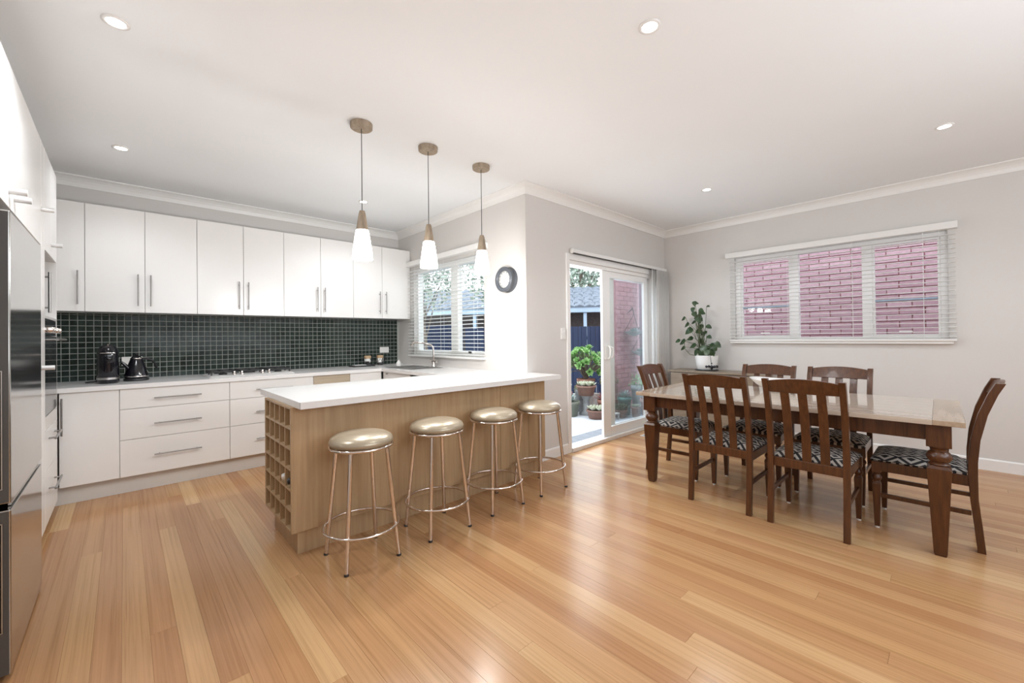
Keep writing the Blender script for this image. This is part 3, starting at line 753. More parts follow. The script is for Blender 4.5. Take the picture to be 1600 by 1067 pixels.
for cx in (.72, .965, 1.21):
    m = MB()
    for yy in (4.93, 5.27): m.box(cx-.105, cx+.105, yy-.006, yy+.006, .962, .974)
    for xx in (-.1, 0, .1): m.box(cx+xx-.005, cx+xx+.005, 4.93, 5.27, .962, .974)
    for yy in (4.93, 5.10, 5.27):
        for xx in (-.1, .1): m.box(cx+xx-.006, cx+xx+.006, yy-.006, yy+.006, .936, .962)
        m.box(cx-.1, cx+.1, yy-.005, yy+.005, .962, .973)
    link(m, 'trivet', 'iron', t)
for xx in (.80, .865, 1.045, 1.105):
    link(MB().lathe([(.017, .9365), (.017, .945), (.01, .952), (.009, .972), (.003, .973)], (xx, 4.885, 0), 12), 'knob', 'chrome', t)
# coffee machine: domed capsule machine
t = thing('coffee_machine', 'gloss black domed coffee machine with a steel band beside the kettle', 'coffee machine', (-.10, 5.08, .9185))
def dome(cx, cy, wx, wy, prof, n=28, ex=.75):
    v = []; f = []
    for (r_, z) in prof:
        for k in range(n):
            a = 2*PI*k/n; c, s_ = math.cos(a), math.sin(a)
            v.append((cx+wx*r_*math.copysign(abs(c)**ex, c), cy+wy*r_*math.copysign(abs(s_)**ex, s_), z))
    for i in range(len(prof)-1):
        for k in range(n): f.append((i*n+k, i*n+(k+1) % n, (i+1)*n+(k+1) % n, (i+1)*n+k))
    m = MB(); m.add(v, f, True); m.add(v[:n], [tuple(range(n))[::-1]]); m.add(v[-n:], [tuple(range(n))]); return m
link(dome(-.10, 5.08, .073, .13, [(.96, .919), (1, .925), (1, 1.16), (.97, 1.185), (.86, 1.215), (.66, 1.238), (.4, 1.25), (.05, 1.254)]), 'body', 'black', t)
link(dome(-.10, 5.08, .0745, .1315, [(1, .952), (1, .97)]), 'steel_band', 'steel', t)
link(MB().box(-.148, -.052, 4.935, 4.952, 1.178, 1.183), 'lid_lever', 'chrome', t, .002)
link(MB().lathe([(.001, -.012), (.02, -.011), (.024, 0), (.024, .02)], (-.095, 4.952, 1.13), 16, axis='y'), 'dial', 'black', t)
link(MB().lathe([(.003, .0), (.004, .02)], (-.10, 5.02, 1.235), 8), 'spike', 'chrome', t)
m = MB(); m.tube([(-.17, 5.12, .935), (-.20, 5.10, .93), (-.24, 5.14, .926), (-.22, 5.2, .925), (-.1, 5.3, .926)], .006, 6); link(m, 'cord', 'dark', t)
t = thing('kettle', 'gloss black kettle with chrome trim and curved handle beside the coffee machine', 'kettle', (.085, 5.15, .9185))
link(MB().lathe([(.085, .919), (.09, .922), (.09, .935), (.082, .94)], (.085, 5.15, 0), 26), 'power_base', 'dark', t)
link(MB().lathe([(.080, .941), (.084, .945), (.085, .958), (.083, .975), (.072, 1.02), (.055, 1.075), (.043, 1.115), (.040, 1.122)], (.085, 5.15, 0), 28), 'body', 'black', t)
link(MB().lathe([(.0855, .955), (.0865, .958), (.0855, .963)], (.085, 5.15, 0), 28), 'chrome_band', 'chrome', t)
link(MB().lathe([(.044, 1.120), (.042, 1.124), (.030, 1.138), (.012, 1.146), (.001, 1.148)], (.085, 5.15, 0), 22), 'lid', 'black', t)
link(MB().lathe([(.0435, 1.118), (.045, 1.121), (.0435, 1.124)], (.085, 5.15, 0), 22), 'lid_ring', 'chrome', t)
link(MB().lathe([(.008, 1.146), (.012, 1.158), (.010, 1.166), (.001, 1.168)], (.085, 5.15, 0), 12), 'lid_knob', 'black', t)
m = MB(); m.tube([(.035, 5.13, 1.03), (.0, 5.12, 1.075), (-.018, 5.115, 1.095)], [.02, .013, .009], 10); link(m, 'spout', 'black', t)
m = MB(); m.tube([(.115, 5.155, 1.105), (.150, 5.16, 1.118), (.19, 5.165, 1.105), (.215, 5.17, 1.07), (.228, 5.175, 1.02)], [.010, .010, .010, .010, .008], 8); link(m, 'handle', 'black', t)
m = MB(); m.tube([(.125, 5.15, 1.10), (.142, 5.155, 1.06), (.165, 5.16, .985)], .004, 6); link(m, 'handle_trim', 'chrome', t)
def cowm():
    m = mat('black_and_white_patches', (.8, .8, .8), .3); b = m.node_tree.nodes['Principled BSDF']
    n = nd(m, 'ShaderNodeTexNoise'); n.inputs['Scale'].default_value = 26; lk(m, coords(m, rnd=True), n.inputs['Vector'])
    r = ramp(m, n.outputs[0], [(.50, (.82, .82, .8)), (.54, (.02, .02, .02))]); lk(m, r, b.inputs['Base Color']); return m
M['cow'] = cowm()
for (cx, lab) in ((2.385, 'black and white patterned jar with cork top, nearer the hob'), (2.56, 'black and white patterned jar with cork top, nearer the window corner')):
    t = thing('storage_jar', lab, 'jar', (cx, 5.38, .9185), 'patterned jars on the back bench')
    link(MB().lathe([(.034, .919), (.036, .925), (.036, .955)], (cx, 5.38, 0), 18), 'foot', 'dark', t)
    link(MB().lathe([(.037, .955), (.041, .97), (.043, 1.0), (.041, 1.012)], (cx, 5.38, 0), 20), 'body', 'cow', t)
    link(MB().lathe([(.043, 1.012), (.045, 1.02), (.046, 1.045), (.040, 1.05), (.001, 1.052)], (cx, 5.38, 0), 20), 'cork_top', 'beech', t)
    h_ = MB(); h_.tube([(cx+.038, 5.38, 1.03), (cx+.075, 5.385, 1.02), (cx+.085, 5.385, .985), (cx+.045, 5.38, .96)], .006, 6); link(h_, 'handle', 'dark', t)
t = thing('serving_tray', 'low black tray with a white cloth lying on the bench', 'tray', (2.27, 5.27, .9185))
link(bx(2.12, 2.41, 5.20, 5.36, .919, .934), 'tray', 'dark', t, .004)
link(bx(2.15, 2.30, 5.22, 5.33, .934, .941), 'cloth', 'plastic', t, .003)

# clock
t = thing('wall_clock', 'round grey metal wall clock with white face beside the kitchen window', 'clock', (XK, 3.16, 1.873))
link(MB().lathe([(.128, -.001), (.132, -.006), (.130, -.016), (.120, -.022), (.118, -.055), (.122, -.062)], (XK, 3.16, 1.873), 40, axis='x'), 'case', 'greyclock', t)
link(MB().lathe([(.122, -.062), (.130, -.068), (.130, -.080), (.118, -.090), (.100, -.088), (.088, -.078), (.086, -.066)], (XK, 3.16, 1.873), 40, axis='x'), 'bezel', 'greyclock', t)
link(MB().lathe([(.001, -.068), (.0865, -.068), (.0865, -.064)], (XK, 3.16, 1.873), 36, axis='x'), 'dial', 'plastic', t)
for k in range(12):
    a = k*PI/6; cy, cz = 3.16+.073*math.sin(a), 1.873+.073*math.cos(a)
    link(bx(XK-.070, XK-.0685, cy-.003, cy+.003, cz-.006, cz+.006), 'hour_mark', 'greyclock', t)
for (a, L, w) in ((math.radians(200), .040, .004), (math.radians(268), .06, .003)):
    m = MB(); m.tube([(XK-.072, 3.16, 1.873), (XK-.072, 3.16+L*math.sin(a), 1.873+L*math.cos(a))], w/2, 6); link(m, 'hand', 'dark', t)

# ------------------------------------------------------------------ pendants and downlights
place = ['nearest the fridge', 'middle of the row', 'nearest the clock']
for i, (cx, cy) in enumerate(PEND):
    t = thing('pendant_light', ['lit pendant with timber cone and glass shade over the wine rack end', 'lit pendant with timber cone, middle one of the row over the bar', 'lit pendant with timber cone and white glass shade beside the wall clock'][i], 'pendant', (cx, cy, ZC), 'pendants over the breakfast bar')
    link(MB().lathe([(.070, 2.764), (.075, 2.768), (.076, ZC-.001)], (cx, cy, 0), 28), 'ceiling_rose', 'pendwood', t)
    link(MB().tube([(cx, cy, 2.765), (cx, cy, 2.175)], .003, 6), 'cord', 'dark', t)
    link(MB().lathe([(.003, 2.184), (.018, 2.182), (.023, 2.165), (.041, 2.052), (.041, 2.046)], (cx, cy, 0), 22), 'timber_cone', 'pendwood', t)
    sh = link(MB().lathe([(.040, 2.046), (.044, 2.04), (.052, 1.99), (.066, 1.89), (.070, 1.84), (.068, 1.838), (.064, 1.89), (.050, 1.99), (.041, 2.04)], (cx, cy, 0), 28), 'glass_shade', 'shade', t)
nm = ['over the fridge front', 'over the middle of the floor, nearest the camera', 'over the back bench near the tall units', 'above the open end of the dining table', 'between the patio door and the dining table', 'over the sink corner of the kitchen']
for i, (cx, cy) in enumerate(DOWN[:6]):
    t = thing('downlight', 'round recessed ceiling downlight ' + nm[i], 'downlight', (cx, cy, ZC), 'recessed ceiling downlights')
    link(MB().lathe([(.052, ZC-.0005), (.052, ZC-.005), (.038, ZC-.007), (.036, ZC-.003)], (cx, cy, 0), 28), 'trim_ring', 'trim', t)
    link(MB().lathe([(.036, ZC-.004), (.001, ZC-.0045)], (cx, cy, 0), 24), 'lamp', 'bulb', t)

# ------------------------------------------------------------------ bar stools
def make_stool():
    t = thing('bar_stool', 'x', 'stool', (0, 0, 0), 'bar stools along the breakfast bar')
    prof = [(.158, .658), (.172, .662), (.180, .672), (.181, .684), (.172, .702), (.150, .716), (.115, .726), (.07, .731), (.001, .733)]
    link(MB().lathe(prof, (0, 0, 0), 36), 'seat', 'leather', t)
    n = 40
    link(MB().tube([(.176*math.cos(2*PI*k/n), .176*math.sin(2*PI*k/n), .652) for k in range(n)], .009, 8, closed=True), 'seat_ring', 'bronze', t)
    link(MB().tube([(.212*math.cos(2*PI*k/n), .212*math.sin(2*PI*k/n), .19) for k in range(n)], .008, 8, closed=True), 'foot_ring', 'bronze', t)
    for k in range(4):
        a = PI/4+k*PI/2; c, s_ = math.cos(a), math.sin(a)
        l = link(MB().tube([(.150*c, .150*s_, .650), (.218*c, .218*s_, .006)], .0125, 12), 'leg', 'bronze', t)
        link(MB().lathe([(.013, 0), (.0135, .012), (.012, .014)], (.2185*c, .2185*s_, 0), 10), 'foot_cap', 'dark', l)
    return t
st0 = make_stool()
STO = [(1.026, 2.409, 0, 'gold-topped chrome bar stool beside the wine rack, first of the row'),
       (1.553, 2.414, 0, 'gold-topped chrome bar stool second from the wine rack'),
       (2.075, 2.428, 0, 'gold-topped chrome bar stool third from the wine rack'),
       (2.588, 2.428, 0, 'gold-topped chrome bar stool nearest the patio door')]
for i, (x, y, a, lab) in enumerate(STO):
    o = st0 if i == 0 else copytree(st0)
    o.location = (x, y, 0); o.rotation_euler.z = a; o['label'] = lab

# ------------------------------------------------------------------ dining set
def make_chair():
    # faces +y; back at y = -.22
    t = thing('dining_chair', 'x', 'chair', (0, 0, 0), 'dining chairs around the table')
    hw = .205; yb, yf = -.215, .215
    # seat cushion
    v = []; f = []; n = 10
    for j in range(n+1):
        for i in range(n+1):
            u, w = i/n*2-1, j/n*2-1
            e = max(0, 1-abs(u)**4)*max(0, 1-abs(w)**4)
            half = .222-.012*(w < 0)*(-w)
            v.append((u*half, -.19+(w+1)/2*.435, .448+.036*e**.5))
    for j in range(n):
        for i in range(n): a = j*(n+1)+i; f.append((a, a+1, a+n+2, a+n+1))
    k = len(v)
    m = MB(); m.add(v, f, True)
    m.box(-.208, .208, -.188, .243, .432, .4485)
    link(m, 'seat_cushion', 'fabric', t)
    rails = [(-hw-.012, hw+.012, yf-.01, yf+.014, .375, .437), (-hw+.015, hw-.015, yb-.002, yb+.022, .385, .445)]
    for q in rails: link(bx(*q), 'seat_rail', 'table', t, .003)
    for s_ in (-1, 1):
        x_ = s_*(hw+.0)
        link(bx(min(x_-.012, x_+.012), max(x_-.012, x_+.012), yb+.02, yf-.008, .375, .437), 'seat_rail', 'table', t, .003)
        # rear leg and post: curved profile swept in y-z
        prof = [(0, -.030), (.15, -.018), (.30, -.004), (.43, .0), (.52, -.001), (.65, -.012), (.80, -.042), (.92, -.082), (.985, -.112)]
        pl = []; q2 = []
        for (z, dy) in prof:
            wd = .020 if z > .3 else .017
            pl.append((yb+dy-wd+.004, z)); q2.append((yb+dy+wd+.004, z))
        link(MB().prism(pl+q2[::-1], 'x', x_-.0175 if s_ < 0 else x_-.0175, x_+.0175), 'rear_leg', 'table', t, .003)
        # front leg: block, turned bulb, tapered foot
        l = MB(); l.box(x_-.023, x_+.023, yf-.023, yf+.023, .365, .438)
        l.lathe([(.016, .366), (.021, .360), (.016, .352), (.022, .343), (.027, .330), (.022, .317), (.016, .309), (.021, .302)], (x_, yf, 0), 14)
        l.taper((x_, yf, .012), (.027, .027), (x_, yf, .29), (.044, .044)); l.taper((x_, yf, .29), (.044, .044), (x_, yf, .304), (.036, .036))
        lo = link(l, 'front_leg', 'table', t, .002)
        link(MB().lathe([(.011, 0), (.012, .006), (.010, .012)], (x_, yf, 0), 10), 'glide', 'plastic', lo)
        link(bx(x_-.009, x_+.009, yb+.012, yf-.015, .205, .232), 'stretcher', 'table', t, .002)
    # crest rail, arched, leaning back
    v = []; nn = 12
    for k in range(nn+1):
        u = k/nn*2-1; x_ = u*(hw-.017); zt = .972+.020*(1-u*u); bow = -.018*(1-u*u)
        for (z, th) in ((.896, -.074), (zt, -.108)):
            v.append((x_, yb+th+bow-.010, z)); v.append((x_, yb+th+bow+.012, z))
    f = []
    for k in range(nn):
        a = k*4; b_ = a+4
        f += [(a, b_, b_+2, a+2), (a+1, a+3, b_+3, b_+1), (a, a+1, b_+1, b_), (a+2, b_+2, b_+3, a+3)]
    f += [(0, 2, 3, 1), (nn*4, nn*4+1, nn*4+3, nn*4+2)]
    link(MB().add(v, f), 'crest_rail', 'table', t, .003)
    for cx in (-.098, 0, .098):
        prof = [(.44, .006), (.52, .004), (.65, -.010), (.78, -.038), (.900, -.078)]
        bow = -.018*(1-(cx/.19)**2)
        pl = [(yb+dy-.005+bow*max(0, (z-.44)/.44), z) for z, dy in prof]; q2 = [(yb+dy+.007+bow*max(0, (z-.44)/.44), z) for z, dy in prof]
        link(MB().prism(pl+q2[::-1], 'x', cx-.025, cx+.025), 'back_slat', 'table', t, .002)
    return t
ch0 = make_chair()
CH = [(3.46, 1.21, -PI/2, 'brown dining chair between the bar stools and the table leg nearest the patio door'),
      (3.455, .665, -PI/2, 'brown dining chair nearest the viewer, its slatted back hiding the bowl'),
      (4.185, 1.215, PI/2, 'brown dining chair tucked in on the wall side, behind the white bowl'),
      (4.185, .68, PI/2, 'brown dining chair on the wall side, below the middle of the long window'),
      (3.825, .145, 0, 'brown dining chair at the open end of the table, seen from the side'),
      (3.86, 1.775, PI, 'brown dining chair at the end of the table by the patio door')]
for i, (x, y, a, lab) in enumerate(CH):
    o = ch0 if i == 0 else copytree(ch0)
    o.location = (x, y, 0); o.rotation_euler.z = a; o['label'] = lab
# table
tb = thing('dining_table', 'long timber dining table with pale worn top and dark turned legs', 'table', (0, 0, 0))
TL, TW, TZ = 1.97, 1.05, .785
for k in range(7):
    w_ = TW/7; link(bx(-TW/2+k*w_+.0002, -TW/2+(k+1)*w_-.0002, -TL/2+.1295, TL/2-.1295, TZ-.03, TZ), 'top_board', 'tabletop', tb, .0008, 1)
for s_ in (-1, 1):
    M['breadboard'] = M.get('breadboard') or wood('breadboard_end_grain', (.34, .25, .175), (.41, .31, .22), (.48, .38, .28), (2, 30, 30), .2, .3)
    link(bx(-TW/2, TW/2, min(s_*(TL/2-.129), s_*TL/2), max(s_*(TL/2-.129), s_*TL/2), TZ-.03, TZ), 'breadboard_end', 'breadboard', tb, .0025)
lx, ly = TW/2-.085, TL/2-.105
for s_ in (-1, 1):
    link(bx(s_*lx-.012, s_*lx+.012, -ly+.05, ly-.05, .655, TZ-.031), 'apron', 'table', tb, .002)
    link(bx(-lx+.05, lx-.05, s_*ly-.012, s_*ly+.012, .655, TZ-.031), 'apron', 'table', tb, .002)
    for q in (-1, 1):
        cx, cy = s_*lx, q*ly; l = MB()
        l.box(cx-.052, cx+.052, cy-.052, cy+.052, .625, TZ-.031)
        l.lathe([(.046, .626), (.046, .618), (.036, .612), (.034, .600), (.047, .590), (.055, .572), (.055, .560), (.046, .543), (.036, .535), (.044, .529), (.048, .523), (.042, .517)], (cx, cy, 0), 20)
        l.taper((cx, cy, .015), (.056, .056), (cx, cy, .50), (.102, .102)); l.taper((cx, cy, .50), (.102, .102), (cx, cy, .518), (.078, .078))
        l.taper((cx, cy, 0), (.046, .046), (cx, cy, .015), (.056, .056))
        link(l, 'leg', 'table', tb, .002)
tb.location = (3.845, .955, 0); tb.rotation_euler.z = math.radians(1.0)
# bowl
t = thing('fruit_bowl', 'white flared ceramic bowl on the dining table', 'bowl', (4.14, 1.06, TZ+.0005))
n = 40; v = []; prof = [(.055, 0), (.06, .004), (.085, .02), (.13, .055), (.165, .10), (.168, .104), (.160, .10), (.122, .058), (.08, .026), (.001, .018)]
for (r_, z) in prof:
    for k in range(n):
        a = 2*PI*k/n; e = 1.16*(1+.06*math.cos(2*a)*(r_/.168)**2); zz = z*(1.0+.08*math.cos(2*a)*(r_/.168)**2)
        v.append((r_*e*math.sin(a), r_*e*math.cos(a), zz))
f = [(i*n+k, i*n+(k+1) % n, (i+1)*n+(k+1) % n, (i+1)*n+k) for i in range(len(prof)-1) for k in range(n)]
m = MB().add(v, f, True); m.add(v[:n], [tuple(range(n))])
link(m, 'bowl', 'ceramic', t, local=True)

# sideboard, plant
t = thing('sideboard', 'low greyed oak sideboard in the corner behind the dining table', 'sideboard', (5.61, 2.1, 0))
link(bx(5.43, 5.812, 1.50, 2.68, .785, .81), 'top', 'sideboard', t, .003)
link(bx(5.46, 5.81, 1.53, 2.65, .10, .785), 'carcass', 'sideboard', t)
for (a, b_) in ((1.53, 1.90), (1.903, 2.277), (2.28, 2.65)):
    d = link(bx(5.442, 5.459, a+.002, b_-.002, .11, .60), 'door', 'sideboard', t, .002)
    link(MB().tube([(5.442, b_-.04, .40), (5.42, b_-.04, .40)], .009, 8), 'knob', 'steel', d)
    d = link(bx(5.442, 5.459, a+.002, b_-.002, .605, .775), 'drawer', 'sideboard', t, .002)
    link(MB().tube([(5.442, (a+b_)/2, .69), (5.42, (a+b_)/2, .69)], .009, 8), 'knob', 'steel', d)
for yy in (1.56, 2.62):
    for xx in (5.48, 5.78): link(MB().taper((xx, yy, 0), (.03, .03), (xx, yy, .10), (.045, .045)), 'foot', 'sideboard', t)
pc = (5.62, 2.24)
t = thing('potted_pothos', 'leafy trailing plant in a white oval pot on the sideboard', 'plant', (pc[0], pc[1], .811))
def oval(prof, c, ax, ay, n=32):
    v = []
    for (r_, z) in prof:
        for k in range(n):
            a = 2*PI*k/n; v.append((c[0]+ax*r_*math.cos(a), c[1]+ay*r_*math.sin(a), z))
    f = [(i*n+k, i*n+(k+1) % n, (i+1)*n+(k+1) % n, (i+1)*n+k) for i in range(len(prof)-1) for k in range(n)]
    m = MB().add(v, f, True); m.add(v[:n], [tuple(range(n))[::-1]]); return m
link(oval([(.98, .811), (1.0, .815), (1.0, .822), (.1, .822)], pc, .12, .145), 'saucer', 'dark', t)
link(oval([(.78, .824), (.82, .828), (.93, .90), (1.0, 1.0), (1.0, 1.008), (.95, 1.008), (.90, .95), (.1, .95)], pc, .12, .145), 'pot', 'ceramic', t)
link(oval([(.94, .985), (.5, .992), (.05, .995)], pc, .12, .145), 'soil', 'soil', t)
def PX(px_, z_, dx=0.0):   # along the wall: px 1100 ~ y 2.25 at x 5.6
    return (5.6+dx, 2.25-(px_-1101)*.0072, z_)
stems = MB()
leafs = [(1083, 1.735, .07, -80), (1088, 1.70, .05, 20), (1080, 1.655, .075, -100), (1106, 1.655, .045, 30), (1093, 1.62, .075, -20), (1081, 1.59, .085, -60), (1097, 1.575, .08, 0),
         (1065, 1.52, .075, 200), (1084, 1.535, .12, -30), (1093, 1.505, .08, -70), (1073, 1.435, .09, 190), (1085, 1.46, .07, 180), (1092, 1.425, .075, -90), (1101, 1.405, .08, -20), (1080, 1.365, .12, 200),
         (1084, 1.34, .10, 0), (1093, 1.32, .07, -60), (1078, 1.245, .085, -170), (1071, 1.205, .11, 190), (1093, 1.235, .08, -90), (1060, 1.215, .075, 200), (1062, 1.115, .08, 190),
         (1106, 1.265, .07, -10), (1089, 1.15, .10, 180), (1097, 1.13, .11, -30), (1104, 1.13, .10, -60), (1110, 1.15, .08, 20), (1099, 1.085, .10, -90), (1091, 1.07, .09, -140), (1107, 1.08, .09, -70),
         (1117, 1.175, .10, -30), (1121, 1.135, .07, -60), (1113, 1.11, .09, -40), (1116, 1.065, .08, -80), (1100, 1.19, .07, -120), (1086, 1.10, .08, -100), (1103, 1.33, .07, -130)]
for i, (q, z, L, ang) in enumerate(leafs):
    dx = random.uniform(-.09, .07); p = PX(q, z, dx); a = math.radians(ang)
    d = Vector((random.uniform(-.5, .1), -math.cos(a), math.sin(a)*.6-.25))
    up = Vector((-.75, random.uniform(-.3, .3), .7))
    m = MB().leaf(p, d, up, L, L*.9, random.uniform(.15, .45), True)
    link(m, 'leaf', 'leaf', t)
    b0 = Vector((5.62+random.uniform(-.05, .05), 2.27+random.uniform(-.05, .05), .99))
    mid = (b0+Vector(p))/2+Vector((random.uniform(-.03, .03), random.uniform(-.05, .05), .05))
    stems.tube([b0, (b0+mid)/2+Vector((0, 0, .03)), mid, p], .0028, 5)
stems.tube([PX(1092, .99), PX(1091, 1.2), PX(1090, 1.5), PX(1092, 1.62)], .009, 6)
stems.tube([PX(1095, .995, -.06), PX(1078, 1.02, -.08), PX(1068, 1.10, -.08), PX(1068, 1.19, -.08), PX(1078, 1.26, -.05)], .004, 6)
tag(link(stems, 'stems', 'cane', t))
t = thing('dangling_ornament', 'small black beaded ornament dangling in front of the white pot', 'ornament', (5.45, 2.11, .86))
m = MB(); m.tube([(5.50, 2.17, 1.03), (5.46, 2.13, 1.02), (5.45, 2.12, .97), (5.45, 2.11, .885)], .003, 6); link(m, 'wire', 'dark', t)
for (dy, dz, r_) in ((0, 0, .024), (.035, .008, .017), (.066, .004, .017), (-.035, .006, .018), (-.064, .01, .018), (0, -.022, .014), (0, .045, .010)):
    link(MB().lathe([(.001, -r_), (r_*.7, -r_*.7), (r_, 0), (r_*.7, r_*.7), (.001, r_)], (5.45, 2.11+dy, .868+dz), 10), 'bead', 'black', t)
t = thing('floor_vent', 'small white floor vent set in the boards by the patio door', 'vent', (4.91, 2.72, 0))
m = MB(); m.box(4.80, 5.02, 2.685, 2.755, .0003, .004); link(m, 'frame', 'plastic', t)
for k in range(8): link(bx(4.815+k*.025, 4.832+k*.025, 2.70, 2.74, .004, .006), 'louvre', 'steel', t)

# ------------------------------------------------------------------ outside
GZ = -.12
pt = thing('patio_paving', None, None, (6, 6, GZ)); pt['kind'] = 'structure'
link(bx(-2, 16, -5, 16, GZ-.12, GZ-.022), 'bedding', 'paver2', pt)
pv = None
for iy in range(12):
    for ix in range(15):
        x0 = 3.1+ix*.45+(iy % 2)*0.0; y0 = 3.66+iy*.45
        if pv is None: pv = link(bx(.003, .447, .003, .447, -.02, 0), 'paver', 'paver', pt, .004, 1, local=True); o = pv
        else: o = pv.copy(); C.objects.link(o)
        o.location = Vector((x0, y0, GZ))-pt.location
p2 = None  # strip of pavers next to the door, darker than the others
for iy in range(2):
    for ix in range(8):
        if p2 is None: p2 = link(bx(.003, .347, .003, .287, -.02, 0), 'strip_paver', 'paver2', pt, .003, 1, local=True); o = p2
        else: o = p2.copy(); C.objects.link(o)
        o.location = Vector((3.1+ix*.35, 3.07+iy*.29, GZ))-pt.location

# brick walls
def brickwall(name, label, origin, du, L, H, zb, normal_off, singles, thick=.11, bm='brick'):
    """wall from origin along unit du (2D); outward face on the viewer's side normal_off"""
    ang = math.atan2(du[1], du[0])
    t = thing(name, label, 'wall', (origin[0], origin[1], zb)); t.rotation_euler.z = ang
    link(bx(0, L, .0, thick, 0, H), 'mortar', 'mortar', t, local=True)
    bl, bh = .24, .086; first = None; rest_ = MB(); k = 0
    cols = int(L/bl)+1
    lst = []
    for j in range(int(H/bh)):
        off = (j % 2)*bl/2
        for i in range(-1, cols):
            a, b_ = max(0, i*bl+off), min(L, (i+1)*bl+off)
            if b_-a < .03: continue
            lst.append((a, b_, j*bh))
    lst.sort(key=lambda q: 0 if (singles(q[0], q[2]+zb) and q[1]-q[0] > .23) else 1)
    for (a, b_, z) in lst:
        if k < 299 and singles(a, z+zb) and b_-a > .23:
            if first is None: first = link(bx(.005, bl-.005, -.012, .0, .005, bh-.005), 'brick', bm, t, .003, 1, local=True); o = first
            else: o = first.copy(); C.objects.link(o)
            o.location = (a, random.uniform(-.003, .0), z); k += 1
        else: rest_.box(a+.005, b_-.005, -.012, 0, z+.005, z+bh-.005)
    if rest_.v: tag(link(rest_, 'far_bricks', bm, t, local=True), kind='stuff')
    return t
# neighbour's wall outside the dining window: face towards -x, runs along -y... local +y must point away from viewer
brickwall('brick_wall', 'red painted brick wall of the neighbouring house outside the long dining window', (7.35, 4.2), (0, -1), 9.0, 3.6, GZ, 1,
          lambda a, z: 1.6 < a < 5.3 and .95 < z < 2.75)
brickwall('garden_brick_wall', 'red painted brick wall seen through the closed half of the patio door', (6.70, 4.30), (1, 0), 3.0, 3.0, GZ, 1,
          lambda a, z: a < 1.5 and .2 < z < 2.5, bm='gbrick')

# fence
def fence(p0, p1, H, label):
    p0, p1 = Vector(p0), Vector(p1); L = (p1-p0).length; a = math.atan2(p1.y-p0.y, p1.x-p0.x)
    t = thing('paling_fence', label, 'fence', (p0.x, p0.y, GZ)); t.rotation_euler.z = a
    pw = .20; n = int(L/pw); first = None
    for i in range(n):
        if first is None: first = link(MB().box(.004, pw*.62, 0, .016, 0, H).box(pw*.62, pw-.004, .012, .028, 0, H), 'paling', 'blue', t, .002, 1, local=True); o = first
        else: o = first.copy(); C.objects.link(o)
        o.location = (i*pw, random.uniform(0, .004), random.uniform(-.006, .006))
    for z in (H-.30, .35): link(bx(0, L, -.045, -.001, z, z+.075), 'rail', 'blue', t, local=True)
    i = 0
    while i*2.4 < L: link(bx(i*2.4, i*2.4+.09, -.06, -.046+.04, 0, H-.04), 'post', 'blue', t, local=True); i += 1
fence((8.6, 4.4), (6.2, 8.4), 1.62, 'navy blue paling fence behind the potted plants at the patio door')
fence((6.2, 8.4), (2.2, 8.9), 1.70, 'navy blue paling fence seen through the kitchen window blind')

# neighbouring house
hs = thing('neighbour_house', 'low house with grey tiled roof and pale gutter beyond the navy fence', 'house', (9.5, 9, GZ))
D = Vector((-.62, .785, 0)).normalized(); N = Vector((D.y, -D.x, 0))   # wall direction and outward-back normal
if N.dot(Vector((1, 1, 0))) < 0: N = -N
O = Vector((11.2, 4.2, 0))
def quadbox(p, L, T, z0, z1):
    q = [p, p+D*L, p+D*L+N*T, p+N*T]
    return MB().add([(c.x, c.y, z0) for c in q]+[(c.x, c.y, z1) for c in q], [(0, 3, 2, 1), (4, 5, 6, 7), (0, 1, 5, 4), (1, 2, 6, 5), (2, 3, 7, 6), (3, 0, 4, 7)])
link(quadbox(O+N*.6, 9, .2, GZ, 2.0), 'wall', 'dbrick', hs)
link(quadbox(O+N*.05, 9, .12, 1.93, 2.12), 'gutter', 'gutter', hs, .01)
link(quadbox(O+N*.12, 9, .5, 1.95, 1.97), 'eaves', 'trim', hs)
for k in (1.5, 3.3, 4.6, 6.4): link(quadbox(O+D*k+N*.1, .09, .09, GZ, 1.95), 'veranda_post', 'gutter', hs)
rt = MB()
for j in range(7):
    for i in range(32):
        a = O+D*(i*.28+(j % 2)*.05)+N*(.02+j*.26); z = 2.10+j*.10
        b_ = a+D*.27; c = b_+N*.30; d = a+N*.30
        arch = .035
        mid0 = (a+b_)/2; mid1 = (c+d)/2
        rt.add([(a.x, a.y, z), (mid0.x, mid0.y, z+arch), (b_.x, b_.y, z), (c.x, c.y, z+.115), (mid1.x, mid1.y, z+.115+arch), (d.x, d.y, z+.115),
                (a.x, a.y, z-.02), (mid0.x, mid0.y, z-.02), (b_.x, b_.y, z-.02)], [(0, 1, 4, 5), (1, 2, 3, 4), (0, 6, 7, 1), (1, 7, 8, 2)])
tag(link(rt, 'roof_tiles', 'roof', hs), kind='stuff')
q = [O+N*.06, O+D*9+N*.06, O+D*9+N*2.0, O+N*2.0]
link(MB().add([(c.x, c.y, z-dz) for dz in (.045, .03) for c, z in zip(q, (2.10, 2.10, 2.85, 2.85))], [(0, 3, 2, 1), (4, 5, 6, 7), (0, 1, 5, 4), (1, 2, 6, 5), (2, 3, 7, 6), (3, 0, 4, 7)]), 'roof_sarking', 'roof', hs)

